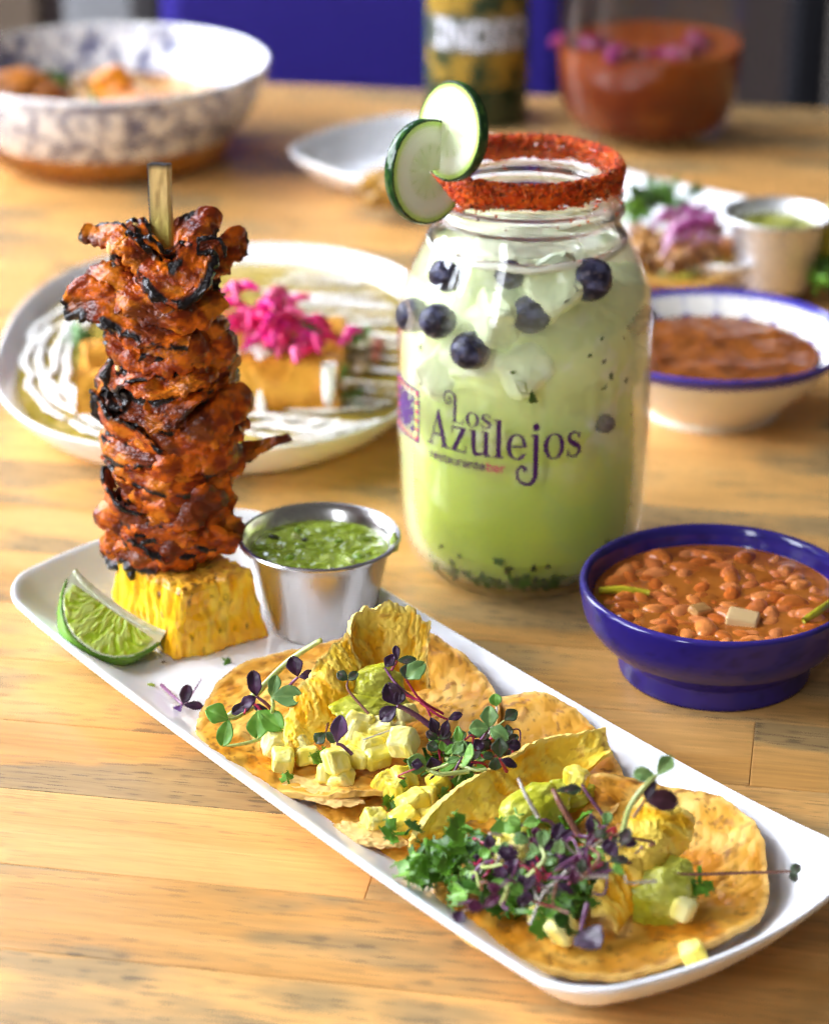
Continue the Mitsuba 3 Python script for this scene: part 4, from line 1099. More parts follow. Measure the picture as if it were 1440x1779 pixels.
# ---------------------------------------------------------------- dried pineapple chips
def chip(parts, name_lab, seed):
    """Each part: lower and upper edge curves; thin wavy sheet ruled between, with fibres running across."""
    ms, cols = [], []
    for k, (lo, hi, bulge) in enumerate(parts):
        nu, nv = 130, 54
        a, b = spline(lo, nu), spline(hi, nu)
        s = np.linspace(0, 1, nv)[None, :, None]
        P = a[:, None] * (1 - s) + b[:, None] * s
        n = unit(np.cross(np.gradient(P, axis=0), np.gradient(P, axis=1)))
        U_, V_ = np.meshgrid(np.linspace(0, 1, nu), np.linspace(0, 1, nv), indexing='ij')
        wp = nz(P, 45, seed, 3)
        fib = (nz(np.stack([U_ * 9 + 8 * wp, V_ * 1.3, 0 * U_], -1), 1.0, seed + 3, 3) - 0.5) + 0.6 * (nz(np.stack([U_ * 23 + 14 * wp, V_ * 1.6, 0 * U_ + 4], -1), 1.0, seed + 13, 3) - 0.5)
        P = P + n * (bulge * (4 * s * (1 - s)) + (fib * 0.0026 * (0.25 + 0.75 * np.sin(np.pi * V_)) + (nz(P, 70, seed + 5, 3) - 0.5) * 0.0085)[..., None])
        P = P + (b - a)[:, None] * ((nz(np.column_stack([np.linspace(0, 1, nu) * 8, np.zeros((nu, 2)) + seed]), 1, seed + 7, 4) - 0.5) * 0.34)[:, None, None] * s**3
        v, f, U, V, sd = thick(P, 0.0007 + 0.0012 * V_**5 + 0.0003 * (1 - V_)**6)
        v = v + np.stack([nz(v, 900, seed + 30 + j, 2) - 0.5 for j in range(3)], 1) * 0.0009
        ff = np.tile(fib.ravel(), 2)
        c = lerp((0.92, 0.62, 0.055), (0.84, 0.42, 0.012), sst(0.40, 0.65, nz(v, 95, seed + 9, 3)))
        c = lerp(c, (0.92, 0.70, 0.13), sst(0.02, 0.14, ff) * 0.6)
        c = lerp(c, (0.90, 0.70, 0.22), sst(0.93, 0.985, V) * 0.75)
        c = lerp(c, (0.85, 0.66, 0.22), np.maximum(sst(0.05, 0.01, U), sst(0.95, 0.99, U)) * 0.6)
        c = lerp(c, (0.42, 0.15, 0.02), sst(0.68, 0.78, nz(v, 420, seed + 11, 2)) * 0.5)
        v, f, c = crisp(v, f, c)
        ms.append((v, f)); cols.append(c)
    return add('pineapple_chip', joined(ms), 'crisp', label=name_lab, cat='pineapple chip', color=np.vstack(cols))


chip([([(-0.0393, 0.6600, 0.0152), (-0.0336, 0.6640, 0.0175), (-0.0264, 0.6680, 0.0210), (-0.0219, 0.6730, 0.0280), (-0.0193, 0.6800, 0.0315)],
       [(-0.0404, 0.6620, 0.0196), (-0.0384, 0.6680, 0.0293), (-0.0327, 0.6740, 0.0378), (-0.0259, 0.6800, 0.0429), (-0.0209, 0.6840, 0.0443)], 0.003),
      ([(-0.0199, 0.6800, 0.0273), (-0.0149, 0.6860, 0.0250), (-0.0075, 0.6900, 0.0229), (-0.0009, 0.6900, 0.0218), (0.0046, 0.6860, 0.0250)],
       [(-0.0209, 0.6840, 0.0434), (-0.0182, 0.6940, 0.0470), (-0.0121, 0.7000, 0.0489), (-0.0015, 0.7020, 0.0450), (0.0049, 0.6990, 0.0398)], 0.0015)],
     'folded upright dried pineapple chip on the first tostada', 5)
chip([([(-0.0014, 0.6120, 0.0105), (0.0086, 0.6190, 0.0107), (0.0227, 0.6270, 0.0111), (0.0370, 0.6370, 0.0115), (0.0508, 0.6470, 0.0146), (0.0617, 0.6550, 0.0195)],
       [(-0.0014, 0.6140, 0.0152), (0.0069, 0.6240, 0.0191), (0.0193, 0.6370, 0.0209), (0.0329, 0.6490, 0.0224), (0.0476, 0.6580, 0.0238), (0.0601, 0.6640, 0.0233)], -0.002)],
     'long dried pineapple chip lying diagonally across the middle tostada', 13)
chip([([(0.0565, 0.5650, 0.0140), (0.0601, 0.5700, 0.0156), (0.0640, 0.5760, 0.0181), (0.0692, 0.5840, 0.0214), (0.0777, 0.5920, 0.0238), (0.0807, 0.5980, 0.0297)],
       [(0.0505, 0.5680, 0.0173), (0.0501, 0.5740, 0.0219), (0.0534, 0.5810, 0.0260), (0.0587, 0.5890, 0.0305), (0.0625, 0.5970, 0.0348), (0.0699, 0.6020, 0.0344)], 0.004)],
     'curved dried pineapple chip standing on the last tostada', 19)


# ---------------------------------------------------------------- avocado salsa dollops
def dollop(p, s, seed, lab, rot=(0, 0, 0), amp=0.25):
    v, f = blob(s, seed, 5, amp, 1.5, rotm(*rot))
    v = v + unit(v) * ((nz(v, 300, seed, 3) - 0.5) * 0.0016)[:, None]
    c = lerp((0.40, 0.40, 0.022), (0.50, 0.50, 0.075), sst(0.35, 0.65, nz(v, 180, seed + 2, 3)))
    add('avocado_salsa', moved((v, f), p), 'juicy', label=lab, cat='avocado salsa', color=c)


dollop((-0.0119, 0.6760, 0.0311), (0.0080, 0.0068, 0.0072), 41, 'round avocado salsa dollop leaning on the upright pineapple chip')
dollop((-0.0145, 0.6680, 0.0272), (0.0125, 0.0070, 0.0040), 42, 'avocado salsa tail running down over the pineapple dice', (0, 0.15, 0.5), 0.3)
dollop((0.0353, 0.6210, 0.0181), (0.0130, 0.0075, 0.0066), 43, 'wide avocado salsa dollop under the long pineapple chip', (0.2, -0.25, 0.5), 0.3)
dollop((0.0459, 0.6340, 0.0150), (0.0090, 0.0065, 0.0060), 44, 'avocado salsa at the upper end of the long pineapple chip', (0, 0, 0.4), 0.3)
dollop((0.0697, 0.5770, 0.0167), (0.0102, 0.0070, 0.0096), 45, 'avocado salsa dollop behind the curved pineapple chip on the last tostada', (0, 0.5, 0), 0.28)
dollop((0.0740, 0.5820, 0.0196), (0.0062, 0.0060, 0.0070), 46, 'small avocado salsa lump right of the curved pineapple chip', (0, 0.3, 0), 0.3)

# ---------------------------------------------------------------- pineapple dice
rg = np.random.default_rng(33)


def dice(p, s, lab, group=None, col=0):
    k = counts.get('pineapple_dice', 0); s = s * 0.92
    sz = np.array([1.0, rg.uniform(0.75, 1.05), rg.uniform(0.7, 1.0)]) * s / 2
    R = rotm(rg.uniform(-0.5, 0.5), rg.uniform(-0.5, 0.5), rg.uniform(0, 3.1))
    v, f = rounded_box(*(sz * 2), s * 0.19)
    for _ in range(2): v, f = trimesh.remesh.subdivide(v, f)
    v, f = trimesh.remesh.subdivide_to_size(v, f, s * 0.13, max_iter=8)
    v = v + (np.stack([nz(v + 3 * k, 1.2 / s, 900 + k + j, 2) - 0.5 for j in range(3)], 1)) * s * 0.24
    fibd = v * np.array([900, 900, 160])
    v = v + unit(v) * ((nz(fibd, 1.0, k, 2) - 0.5) * 0.0010)[:, None]
    c = [((0.82, 0.68, 0.09), (0.86, 0.77, 0.27)), ((0.84, 0.64, 0.05), (0.86, 0.72, 0.15)), ((0.84, 0.74, 0.18), (0.88, 0.81, 0.36))][1 if col else (2 if k % 3 == 0 else 0)] + (sst(0.35, 0.65, nz(v * np.array([1, 1, 0.3]), 420, k, 3)),)
    add('pineapple_dice', moved((v, f), p, R), 'juicy', label=lab, cat='pineapple dice', group=group, pal=c)


G1, L1 = 'pineapple dice heaped on the first tostada', 'pale yellow pineapple cube in the heap on the first tostada'
for (x, y, z, s) in [(478,1292,.0170,.0088),(492,1322,.0160,.0082),(535,1312,.0160,.0078),(520,1290,.0180,.0074),(622,1255,.0260,.0105),(612,1225,.0280,.0085),(662,1268,.0245,.0090),(628,1268,.0240,.0095),(598,1300,.0180,.0080),(690,1285,.0210,.0095),(655,1312,.0190,.0100),(622,1316,.0185,.0090),(700,1240,.0250,.0085),(596,1318,.0180,.0085),(570,1345,.0160,.0082),(592,1348,.0160,.0084),(640,1290,.0220,.0090)]:
    dice(W_(x, y, z), s, L1, G1)
dice((-0.0243, 0.6457, 0.0215), .0082, 'pineapple cube balanced on another at the front of the first tostada')
dice((-0.0036, 0.6518, 0.0245), .0090, 'bright pineapple cube at the right end of the first heap')
G2, L2 = 'pineapple dice on the middle tostada', 'pineapple cube on the middle tostada in front of the long chip'
for (x, y, z, s) in [(672,1360,.0160,.0100),(700,1352,.0160,.0096),(690,1372,.0150,.0085),(720,1400,.0150,.0098),(705,1425,.0140,.0090),(740,1385,.0160,.0080),(760,1360,.0150,.0080),(800,1325,.0170,.0065),(735,1418,.0140,.0080)]:
    dice(W_(x, y, z), s, L2, G2, 1)
dice((-0.0118, 0.6242, 0.0135), .0072, 'lone pineapple bit at the front edge of the middle tostada')
dice((0.0278, 0.5854, 0.0270), .0098, 'pineapple cube nested in the greens of the last tostada')
dice((0.0408, 0.5630, 0.0165), .0088, 'pineapple cube beside the big dark leaf on the last tostada')
dice((0.0358, 0.5687, 0.0165), .0080, 'pineapple cube left of the big dark leaf, under the greens')
dice((0.0761, 0.5493, 0.0165), .0090, 'lone pineapple cube on the near rim of the long plate')
dice((0.0752, 0.5684, 0.0190), .0070, 'pineapple crumb right of the avocado salsa on the last tostada')
dice((0.0486, 0.6295, 0.0250), .0080, 'yellow pineapple piece at the upper end of the long chip', None, 1)


# ---------------------------------------------------------------- leaves and sprigs
def leaf_mesh(L, Wd, cup=0.25, notch=0.18, seed=0, bend=0.2):
    nu, nv = 14, 11
    s = np.linspace(0, 1, nu)[:, None]; t = np.linspace(-1, 1, nv)[None, :]
    w = Wd / 2 * np.sin(np.pi * np.clip(s, 0.02, 0.995) ** 1.25) ** 0.62
    x = L * (s - notch * s**3 * (1 - np.abs(t)) ** 1.3)
    y = w * t
    z = cup * Wd * (np.abs(t) ** 1.6) * w / (Wd / 2) * 0.5 - bend * L * s**2 + 0.04 * Wd * np.sin(5 * s + seed)
    P = np.stack([x + 0 * t, y, z], -1)
    v, f, U, V, sd = thick(P, 0.00035)
    vein = np.maximum(sst(0.07, 0.0, np.abs(V - 0.5)), 0)
    return (v, f), vein, U, sd


PUR = ((0.030, 0.014, 0.030), (0.070, 0.024, 0.070))
DKG = ((0.045, 0.075, 0.032), (0.10, 0.045, 0.07))
GRN = ((0.14, 0.34, 0.045), (0.25, 0.44, 0.10))
MIN = ((0.13, 0.25, 0.075), (0.24, 0.37, 0.13))
STEMS = {'purple': (0.20, 0.075, 0.16), 'pink': (0.42, 0.03, 0.085), 'green': (0.40, 0.46, 0.15), 'white': (0.62, 0.56, 0.50), 'brown': (0.22, 0.09, 0.06)}


def add_leaf(key, base, direction, normal, L, Wd, cols, cup=0.25, bend=0.2, notch=0.18):
    d = unit(direction); n = np.asarray(normal, float); y = unit(np.cross(n, d)); z = np.cross(d, y)
    R = np.stack([d, y, z], 1)
    m, vein, U, sd = leaf_mesh(L, Wd, cup, notch, int(L * 1e6) % 7, bend)
    v = np.array(m[0]); q_ = v + np.asarray(base) * 40
    v[:, 2] += (nz(q_, 2.2 / L, 5, 2) - 0.5) * 0.16 * L; v[:, 1] *= 1 + 0.5 * (nz(q_ * np.array([1, 0, 0]), 3.0 / L, 8, 2) - 0.5)
    m = (v, m[1])
    t = np.clip(sst(0.40, 0.75, nz(v + base, 380, 7, 2)) * 0.6 + vein * 0.5 + (sd < 0) * 0.4, 0, 1)
    return add('leaf', moved(m, base, R), 'leafy', key, pal=(cols[0], np.array(cols[1]) * 1.15, t))


def sprig(path, r, stem, leaves, lab, group=None, cols=PUR):
    """A microgreen: a thin bent stem and its seed leaves (direction, facing, length, width[, colours])."""
    key = thing('microgreen_sprig', lab, 'microgreen', group)
    pts = np.asarray(path, float)
    r = r * 0.82
    add('stem', tube(pts, [r * 1.1, r, r * 0.75], 7, 5 * len(pts)), 'wet', key, color=STEMS[stem])
    tip = pts[-1]
    for lf in leaves:
        dr_, nm, L, Wd = lf[:4]
        add_leaf(key, tip + unit(dr_) * r * 0.5, dr_, nm, L, Wd, lf[4] if len(lf) > 4 else cols)
    return key


CAM = lambda p: unit(np.array([0, 0, 0.4]) - np.asarray(p, float))


def dirpx(p, dx, dy, toward=0.0):
    """A direction at p that runs dx to the right and dy up as seen from the diners' side, leaning towards it by toward."""
    return np.array([dx, 0, 0]) + dy * np.array([0, 0.41, 0.91]) + toward * CAM(p)


LS = 0.76


def S(path, r, stem, lv, lab, group=None, cols=PUR):
    p = np.asarray(path[-1], float)
    out = []
    for l in lv:
        d = dirpx(p, l[0], l[1], l[4] if len(l) > 4 else 0.15)
        nm = CAM(p) + np.array([0.25 * (l[0] or 0.1), 0, 0.35])
        out.append((d, nm, l[2] * LS, l[3] * LS) + ((l[5],) if len(l) > 5 else ()))
    return sprig(path, r, stem, out, lab, group, cols)


# the loose one on the plate
S([(-0.0854, 0.7192, 0.0080), (-0.0806, 0.7083, 0.0100), (-0.0764, 0.7002, 0.0110)], .0007, 'purple', [(0.25, 0.9, .0085, .0052), (0.95, -0.05, .0085, .0038), (-0.65, -0.65, .0072, .0036, 0.1, ((0.14, 0.05, 0.20), (0.22, 0.09, 0.30)))], 'loose purple sprig lying on the bare white plate by the lime')
S([(-0.0761, 0.7039, 0.0085), (-0.0739, 0.7143, 0.0085), (-0.0722, 0.7224, 0.0085)], .00035, 'purple', [], 'thin bent purple stem lying on the bare plate')
# first tostada, left cluster
S([(-0.0605, 0.6778, 0.0180), (-0.0518, 0.6821, 0.0240), (-0.0408, 0.6888, 0.0330), (-0.0298, 0.6868, 0.0420)], .0014, 'green', [], 'thick pale green stem reaching up past the steel cup')
S([(-0.0296, 0.6786, 0.0150), (-0.0439, 0.6703, 0.0170), (-0.0525, 0.6665, 0.0160), (-0.0611, 0.6662, 0.0145)], .0008, 'green', [], 'long pale stem lying at the left rim of the first tostada')
S([(-0.0519, 0.6817, 0.0200), (-0.0558, 0.6725, 0.0220), (-0.0585, 0.6671, 0.0240)], .0008, 'green', [(-0.7, 0.35, .0100, .0090, 0.3, GRN), (-0.2, -0.75, .0110, .0080, 0.2, GRN)], 'broad bright green sprig at the left rim of the first tostada', cols=GRN)
S([(-0.0487, 0.6742, 0.0200), (-0.0493, 0.6708, 0.0240), (-0.0495, 0.6691, 0.0260)], .0008, 'green', [(0.0, -0.9, .0110, .0085, 0.4, GRN), (0.75, -0.5, .0130, .0090, 0.3, GRN)], 'glossy green sprig between the stem and the upright chip', cols=GRN)
S([(-0.0457, 0.6707, 0.0220), (-0.0444, 0.6675, 0.0290), (-0.0450, 0.6687, 0.0310)], .0008, 'green', [(0.9, 0.10, .0125, .0080, 0.25, MIN), (0.2, 0.95, .0090, .0060, 0.1, MIN)], 'pale green sprig in the middle of the left cluster', cols=MIN)
S([(-0.0443, 0.6780, 0.0200), (-0.0472, 0.6740, 0.0260), (-0.0500, 0.6731, 0.0290)], .0007, 'purple', [(-0.15, 0.95, .0105, .0066), (-0.5, -0.3, .0070, .0050)], 'dark purple sprig standing above the green leaves at the left')
S([(-0.0477, 0.6742, 0.0200), (-0.0496, 0.6764, 0.0230), (-0.0515, 0.6776, 0.0240)], .0006, 'pink', [(-0.9, -0.35, .0095, .0050), (0.6, -0.5, .0085, .0048)], 'dark purple sprig half under the green leaves at the left')
S([(-0.0424, 0.6802, 0.0240), (-0.0394, 0.6770, 0.0310), (-0.0369, 0.6768, 0.0340)], .0007, 'purple', [(-0.25, 0.85, .0085, .0060), (0.9, 0.15, .0085, .0042)], 'purple sprig in front of the steel cup base')
S([(-0.0541, 0.6744, 0.0220), (-0.0531, 0.6802, 0.0240)], .0004, 'pink', [], 'thin red stem in the left cluster of the first tostada')
# first tostada, centre
S([(0.0126, 0.6560, 0.0200), (0.0036, 0.6564, 0.0290), (-0.0027, 0.6541, 0.0350), (-0.0053, 0.6527, 0.0370)], .0011, 'purple', [(-0.35, 0.8, .0095, .0085), (-0.55, -0.45, .0085, .0065), (0.2, 0.7, .0055, .0048)], 'big purple sprig lying over the avocado salsa')
S([(-0.0192, 0.6473, 0.0230), (-0.0221, 0.6471, 0.0260), (-0.0239, 0.6467, 0.0270)], .0007, 'purple', [(0.15, 0.95, .0115, .0062, 0.3, ((0.075, 0.040, 0.095), (0.16, 0.07, 0.19)))], 'single dark purple leaf standing in front of the pineapple heap')
S([(0.0090, 0.6601, 0.0300), (0.0018, 0.6585, 0.0360), (-0.0027, 0.6605, 0.0420)], .0005, 'pink', [(0.6, 0.55, .0100, .0080, 0.2, MIN), (0.1, 0.9, .0060, .0050, 0.1, DKG)], 'green heart leaf sprig on a red stem right of the avocado')
S([(0.0000, 0.6621, 0.0340), (-0.0054, 0.6623, 0.0390), (-0.0093, 0.6662, 0.0430)], .0006, 'purple', [(0.5, 0.7, .0062, .0042)], 'thin sprig crossing the avocado salsa dollop')
S([(-0.0072, 0.6662, 0.0420), (-0.0054, 0.6670, 0.0450)], .0005, 'pink', [(-0.1, 0.95, .0060, .0030), (0.85, 0.1, .0075, .0034, 0.1, DKG)], 'dark sprig between avocado and the upright chip')
S([(-0.0142, 0.6548, 0.0330), (-0.0204, 0.6604, 0.0380), (-0.0208, 0.6635, 0.0400)], .0005, 'brown', [(-0.6, 0.5, .0050, .0042, 0.2, DKG), (0.6, 0.5, .0050, .0042, 0.2, DKG)], 'small dark sprig in the fold of the upright chip')
S([(0.0018, 0.6567, 0.0360), (0.0071, 0.6541, 0.0330), (0.0103, 0.6547, 0.0310)], .0005, 'pink', [(0.8, 0.35, .0060, .0030), (-0.2, -0.7, .0070, .0040)], 'wiry red sprig reaching over the right of the first tostada')
S([(-0.0036, 0.6604, 0.0370), (0.0027, 0.6578, 0.0350), (0.0050, 0.6547, 0.0320)], .0005, 'pink', [(0.3, -0.8, .0065, .0045)], 'red looping stem above the right pineapple cubes')
S([(-0.0036, 0.6557, 0.0280), (-0.0107, 0.6510, 0.0280), (-0.0160, 0.6489, 0.0270)], .0003, 'white', [], 'hair thin white stem lying across the pineapple heap')
S([(-0.0269, 0.6671, 0.0240), (-0.0277, 0.6591, 0.0240)], .0005, 'brown', [(-0.5, -0.5, .0058, .0050, 0.2, DKG), (0.5, -0.4, .0055, .0048, 0.2, DKG)], 'small dark green leaves at the foot of the upright chip', cols=DKG)
S([(0.0098, 0.6496, 0.0200), (0.0141, 0.6420, 0.0220), (0.0184, 0.6376, 0.0230), (0.0219, 0.6366, 0.0240)], .0008, 'green', [], 'pale green stem curving towards the long chip')
# between first and middle tostada
GM, LM = 'small sprigs tangled between the first two tostadas', 'tiny sprig in the tangle between the first two tostadas'
S([(0.0125, 0.6525, 0.0200), (0.0194, 0.6457, 0.0280), (0.0229, 0.6458, 0.0330)], .0006, 'purple', [(-0.7, 0.0, .0080, .0070, 0.25, MIN), (0.65, -0.35, .0085, .0072, 0.3, MIN), (0.0, 0.8, .0085, .0070, 0.1, MIN)], 'grey green clover shaped sprig in front of the middle tostada', cols=MIN)
S([(0.0230, 0.6475, 0.0300), (0.0250, 0.6476, 0.0370), (0.0251, 0.6502, 0.0380)], .0005, 'white', [(-0.1, 0.75, .0050, .0052, 0.2, GRN)], 'single small green leaf high above the tangle, by the plate wall', cols=GRN)
S([(0.0177, 0.6455, 0.0220), (0.0154, 0.6360, 0.0280)], .0007, 'green', [(0.15, 0.2, .0090, .0090, 0.9, ((0.13, 0.27, 0.05), (0.20, 0.34, 0.09)))], 'round bright green leaf facing up between the tostadas')
S([(0.0166, 0.6369, 0.0230), (0.0079, 0.6352, 0.0230), (0.0035, 0.6383, 0.0230)], .0009, 'green', [(-0.5, 0.3, .0090, .0080, 0.5, MIN)], 'pale mint leaf with a thick stem in front of the long chip', cols=MIN)
S([(0.0280, 0.6369, 0.0230), (0.0257, 0.6325, 0.0300)], .0007, 'pink', [(0.0, 0.8, .0080, .0066, 0.2, DKG), (0.75, -0.3, .0070, .0035)], 'dark leaf on a pink stem just above the long chip')
for k in range(26):
    x = rg.uniform(735, 880); y = rg.uniform(1262, 1345) - 0.30 * max(0, x - 800)
    z = rg.uniform(.0180, .0290)
    a, b = np.array(W_(x + rg.uniform(-45, 45), y + rg.uniform(5, 35), z - .007)), np.array(W_(x, y, z))
    mid = (a + b) / 2 + rg.normal(0, 0.002, 3)
    t = rg.uniform(0, 6.28)
    S([a, mid, b], rg.uniform(.0003, .0006), ['pink', 'purple', 'green', 'pink'][k % 4], [(math.cos(t), math.sin(t), rg.uniform(.004, .0075), rg.uniform(.0035, .006), 0.2), (math.cos(t + 2), math.sin(t + 2), rg.uniform(.004, .007), rg.uniform(.003, .0055), 0.3)][:1 + k % 2], LM, GM, [PUR, DKG, GRN, DKG, MIN][k % 5])
# last tostada
S([(0.0475, 0.5607, 0.0260), (0.0459, 0.5548, 0.0240), (0.0452, 0.5518, 0.0230)], .0008, 'purple', [(0.35, -0.25, .0135, .0120, 0.9, ((0.042, 0.030, 0.040), (0.085, 0.050, 0.085)))], 'big round dark purple leaf at the front of the last tostada')
S([(0.0695, 0.5751, 0.0260), (0.0850, 0.5818, 0.0220), (0.1006, 0.5873, 0.0190), (0.1078, 0.5892, 0.0180)], .00055, 'brown', [(0.6, 0.3, .0042, .0042, 0.3, DKG), (0.5, -0.7, .0040, .0036, 0.3, DKG)], 'long straight sprig reaching right beyond the last tostada')
S([(0.0576, 0.5739, 0.0400), (0.0598, 0.5760, 0.0480), (0.0646, 0.5783, 0.0540), (0.0671, 0.5804, 0.0550)], .0010, 'green', [(0.5, 0.65, .0085, .0062, 0.1, MIN), (-0.75, 0.1, .0080, .0062, 0.2, MIN)], 'pale mint sprig arching high over the curved pineapple chip', cols=MIN)
S([(0.0608, 0.5764, 0.0440), (0.0639, 0.5774, 0.0490)], .0006, 'brown', [(0.9, 0.0, .0120, .0085, 0.1, ((0.060, 0.022, 0.030), (0.11, 0.04, 0.06))), (0.3, 0.7, .0080, .0050, 0.1)], 'maroon toothed leaf at the top of the curved pineapple chip')
S([(0.0543, 0.5713, 0.0360), (0.0557, 0.5703, 0.0400)], .0006, 'purple', [(0.9, -0.05, .0075, .0034, 0.1), (-0.2, -0.4, .0055, .0045, 0.1)], 'small violet leaf on the left edge of the curved chip')
S([(0.0354, 0.5926, 0.0340), (0.0320, 0.5938, 0.0400), (0.0296, 0.5976, 0.0440)], .0007, 'white', [], 'straight pale stem leaning over the wide avocado salsa')
S([(0.0463, 0.5834, 0.0340), (0.0415, 0.5874, 0.0410), (0.0392, 0.5919, 0.0440)], .0011, 'brown', [], 'thick rosy stem standing among the greens of the last tostada')
S([(0.0540, 0.5894, 0.0360), (0.0494, 0.5914, 0.0420), (0.0474, 0.5927, 0.0450)], .0006, 'purple', [], 'thin violet stem near the upper end of the long chip')
S([(0.0437, 0.5969, 0.0400), (0.0404, 0.5972, 0.0400)], .0005, 'brown', [(1.0, 0.12, .0095, .0038, 0.1, DKG)], 'long narrow dark leaf over the wide avocado salsa', cols=DKG)
GL = 'sprigs tangled on the last tostada'


def sprig_words(k, u):
    leaf = ['dark purple', 'dark purple', 'dark green', 'maroon', 'pale green', 'dark purple', 'bright green'][k % 7]
    return f"{leaf} leaved sprig with a {['purple', 'white', 'pink', 'purple', 'green', 'brown'][k % 6]} stem in the {'left' if u < 0.34 else 'middle' if u < 0.67 else 'right'} of the last tostada tangle"



for k in range(76):
    u = rg.uniform(0, 1)
    x = 815 + 270 * u + rg.normal(0, 16); y = 1462 + rg.normal(0, 30) + (1 - u) * 44
    z = rg.uniform(.0230, .0360) + 0.005 * u
    a, b = np.array(W_(x + rg.uniform(-75, 75), y + rg.uniform(-10, 60), z - .008)), np.array(W_(x, y, z))
    mid = (a + b) / 2 + rg.normal(0, 0.0025, 3)
    t = rg.uniform(0, 6.28)
    S([a, mid, b], rg.uniform(.0004, .0008), ['purple', 'white', 'pink', 'purple', 'green', 'brown'][k % 6], [(math.cos(t), math.sin(t), rg.uniform(.0042, .0072), rg.uniform(.0030, .0056), 0.2), (math.cos(t + 2.3), math.sin(t + 2.3), rg.uniform(.004, .0070), rg.uniform(.0028, .0050), 0.3)][:(0, 1, 2, 1)[k % 4]], sprig_words(k, u), GL, [PUR, PUR, DKG, ((0.075, 0.014, 0.040), (0.13, 0.025, 0.07)), MIN, PUR, GRN][k % 7])


# chopped coriander
def coriander(p, n, s, seed, group, lab, col):
    r_ = np.random.default_rng(seed)
    lob = []
    for a in (-1.0, -0.35, 0.35, 1.0):
        L = r_.uniform(0.7, 1.1)
        lob.append(P_((0, -0.16), (L * 0.6 * math.cos(a) - 0.3 * math.sin(a), L * 0.6 * math.sin(a) + 0.3 * math.cos(a)), (L * math.cos(a - 0.12), L * math.sin(a - 0.12)), (L * 0.86 * math.cos(a), L * 0.86 * math.sin(a)), (L * math.cos(a + 0.14), L * math.sin(a + 0.14)), (L * 0.6 * math.cos(a) + 0.3 * math.sin(a), L * 0.6 * math.sin(a) - 0.3 * math.cos(a)), (0, 0.16)).buffer(0))
    P = unary_union(lob + [R_(-0.6, -0.06, 0.2, 0.06)]).buffer(0.03)
    if P.geom_type != 'Polygon': P = max(P.geoms, key=lambda g: g.area)
    m = trimesh.creation.extrude_polygon(affinity.scale(P, s, s, origin=(0, 0)), 0.0003, engine='earcut')
    v, f = trimesh.remesh.subdivide_to_size(m.vertices, m.faces, s * 0.35, max_iter=8)
    v = np.array(v); rr2 = v[:, 0]**2 + v[:, 1]**2
    v[:, 2] += (nz(v, 1.4 / s, seed, 2) - 0.5) * s * 1.0 - rr2 / s * r_.uniform(-0.3, 0.5)
    add('coriander_leaf', moved((v, f), p, frame(n, (r_.normal(), r_.normal(), r_.normal()))), 'leafy', label=lab, cat='coriander', group=group, pal=(np.array(col) * 0.7, np.array(col) * 1.4, sst(0.3, 0.7, nz(v, 2.0 / s, seed + 3, 2))))


CG = [(0.055, 0.150, 0.010), (0.090, 0.220, 0.018), (0.028, 0.085, 0.008), (0.13, 0.27, 0.035)]
for k in range(66):
    u = rg.uniform(0, 1)
    u = u ** 0.75
    x = 728 + 315 * u + rg.normal(0, 12); y = 1496 + rg.normal(0, 34) * (0.5 + u) + u * 44
    z = rg.uniform(.0145, .0240)
    coriander(W_(x, y, z), CAM(W_(x, y, z)) + rg.normal(0, 0.8, 3) + [0, 0, 0.5], rg.uniform(.0050, .0098), 1100 + k, 'chopped coriander heaped on the last tostada', f"{['mid green', 'fresh green', 'dark green', 'light green'][k % 4]} chopped coriander leaf in the {'left' if u < 0.34 else 'middle' if u < 0.67 else 'right'} of the last tostada greens", CG[k % 4])
for k in range(22):
    x, y = rg.uniform(700, 850), rg.uniform(1290, 1400) if k < 17 else rg.uniform(1370, 1460)
    if k >= 17: x = rg.uniform(680, 730)
    z = rg.uniform(.0135, .0190)
    coriander(W_(x, y, z), CAM(W_(x, y, z)) + rg.normal(0, 0.5, 3), rg.uniform(.0035, .0060), 1300 + k, 'chopped coriander between the first two tostadas', 'chopped green coriander leaf under the pineapple cubes', CG[k % 4])
for (x, y, z, s, lab) in [(735,1500,.0200,.0085,'feathery coriander leaf hanging over the left rim of the last tostada'),(770,1480,.0260,.0085,'bright coriander leaf at the left end of the greens'),(808,1440,.0330,.0070,'upright coriander leaf against the long chip'),(1215,1530,.0210,.0070,'dark coriander tuft right of the last avocado salsa'),(690,1448,.0140,.0055,'small coriander bit beside the foot of the long chip'),(562,1320,.0165,.0045,'small coriander bit under the upright chip'),(500,1356,.0145,.0030,'tiny coriander shred on the first tostada front'),(392,1148,.0072,.0026,'tiny green shred on the plate in front of the pineapple block')]:
    coriander(W_(x, y, z), CAM(W_(x, y, z)) + [0.2, 0, 0.4], s, int(x), None, lab, CG[1])
rg = np.random.default_rng(5)
for k, (x, y) in enumerate([(1098,1298),(1215,1348),(1270,1560),(1395,1488),(1388,1532),(1382,1575),(1365,1450),(285,1150),(612,1490),(262,1190)]):
    s = rg.uniform(.0005, .0010)
    add('crumb', moved(blob((s * 1.6, s, s * 0.6), 60 + k, 1, 0.3), W_(x, y, .0078 if y < 1300 or k in (2, 3, 4, 5) else .0100)), 'matte', label='tiny food crumb fallen on the white long plate', cat='crumb', group='crumbs on the long plate', color=[(0.30, 0.36, 0.05), (0.05, 0.03, 0.02), (0.42, 0.46, 0.12)][k % 3])
# ---------------------------------------------------------------- oval plate behind the skewer
OC = np.array([-0.0860, 1.0200, 0.0])


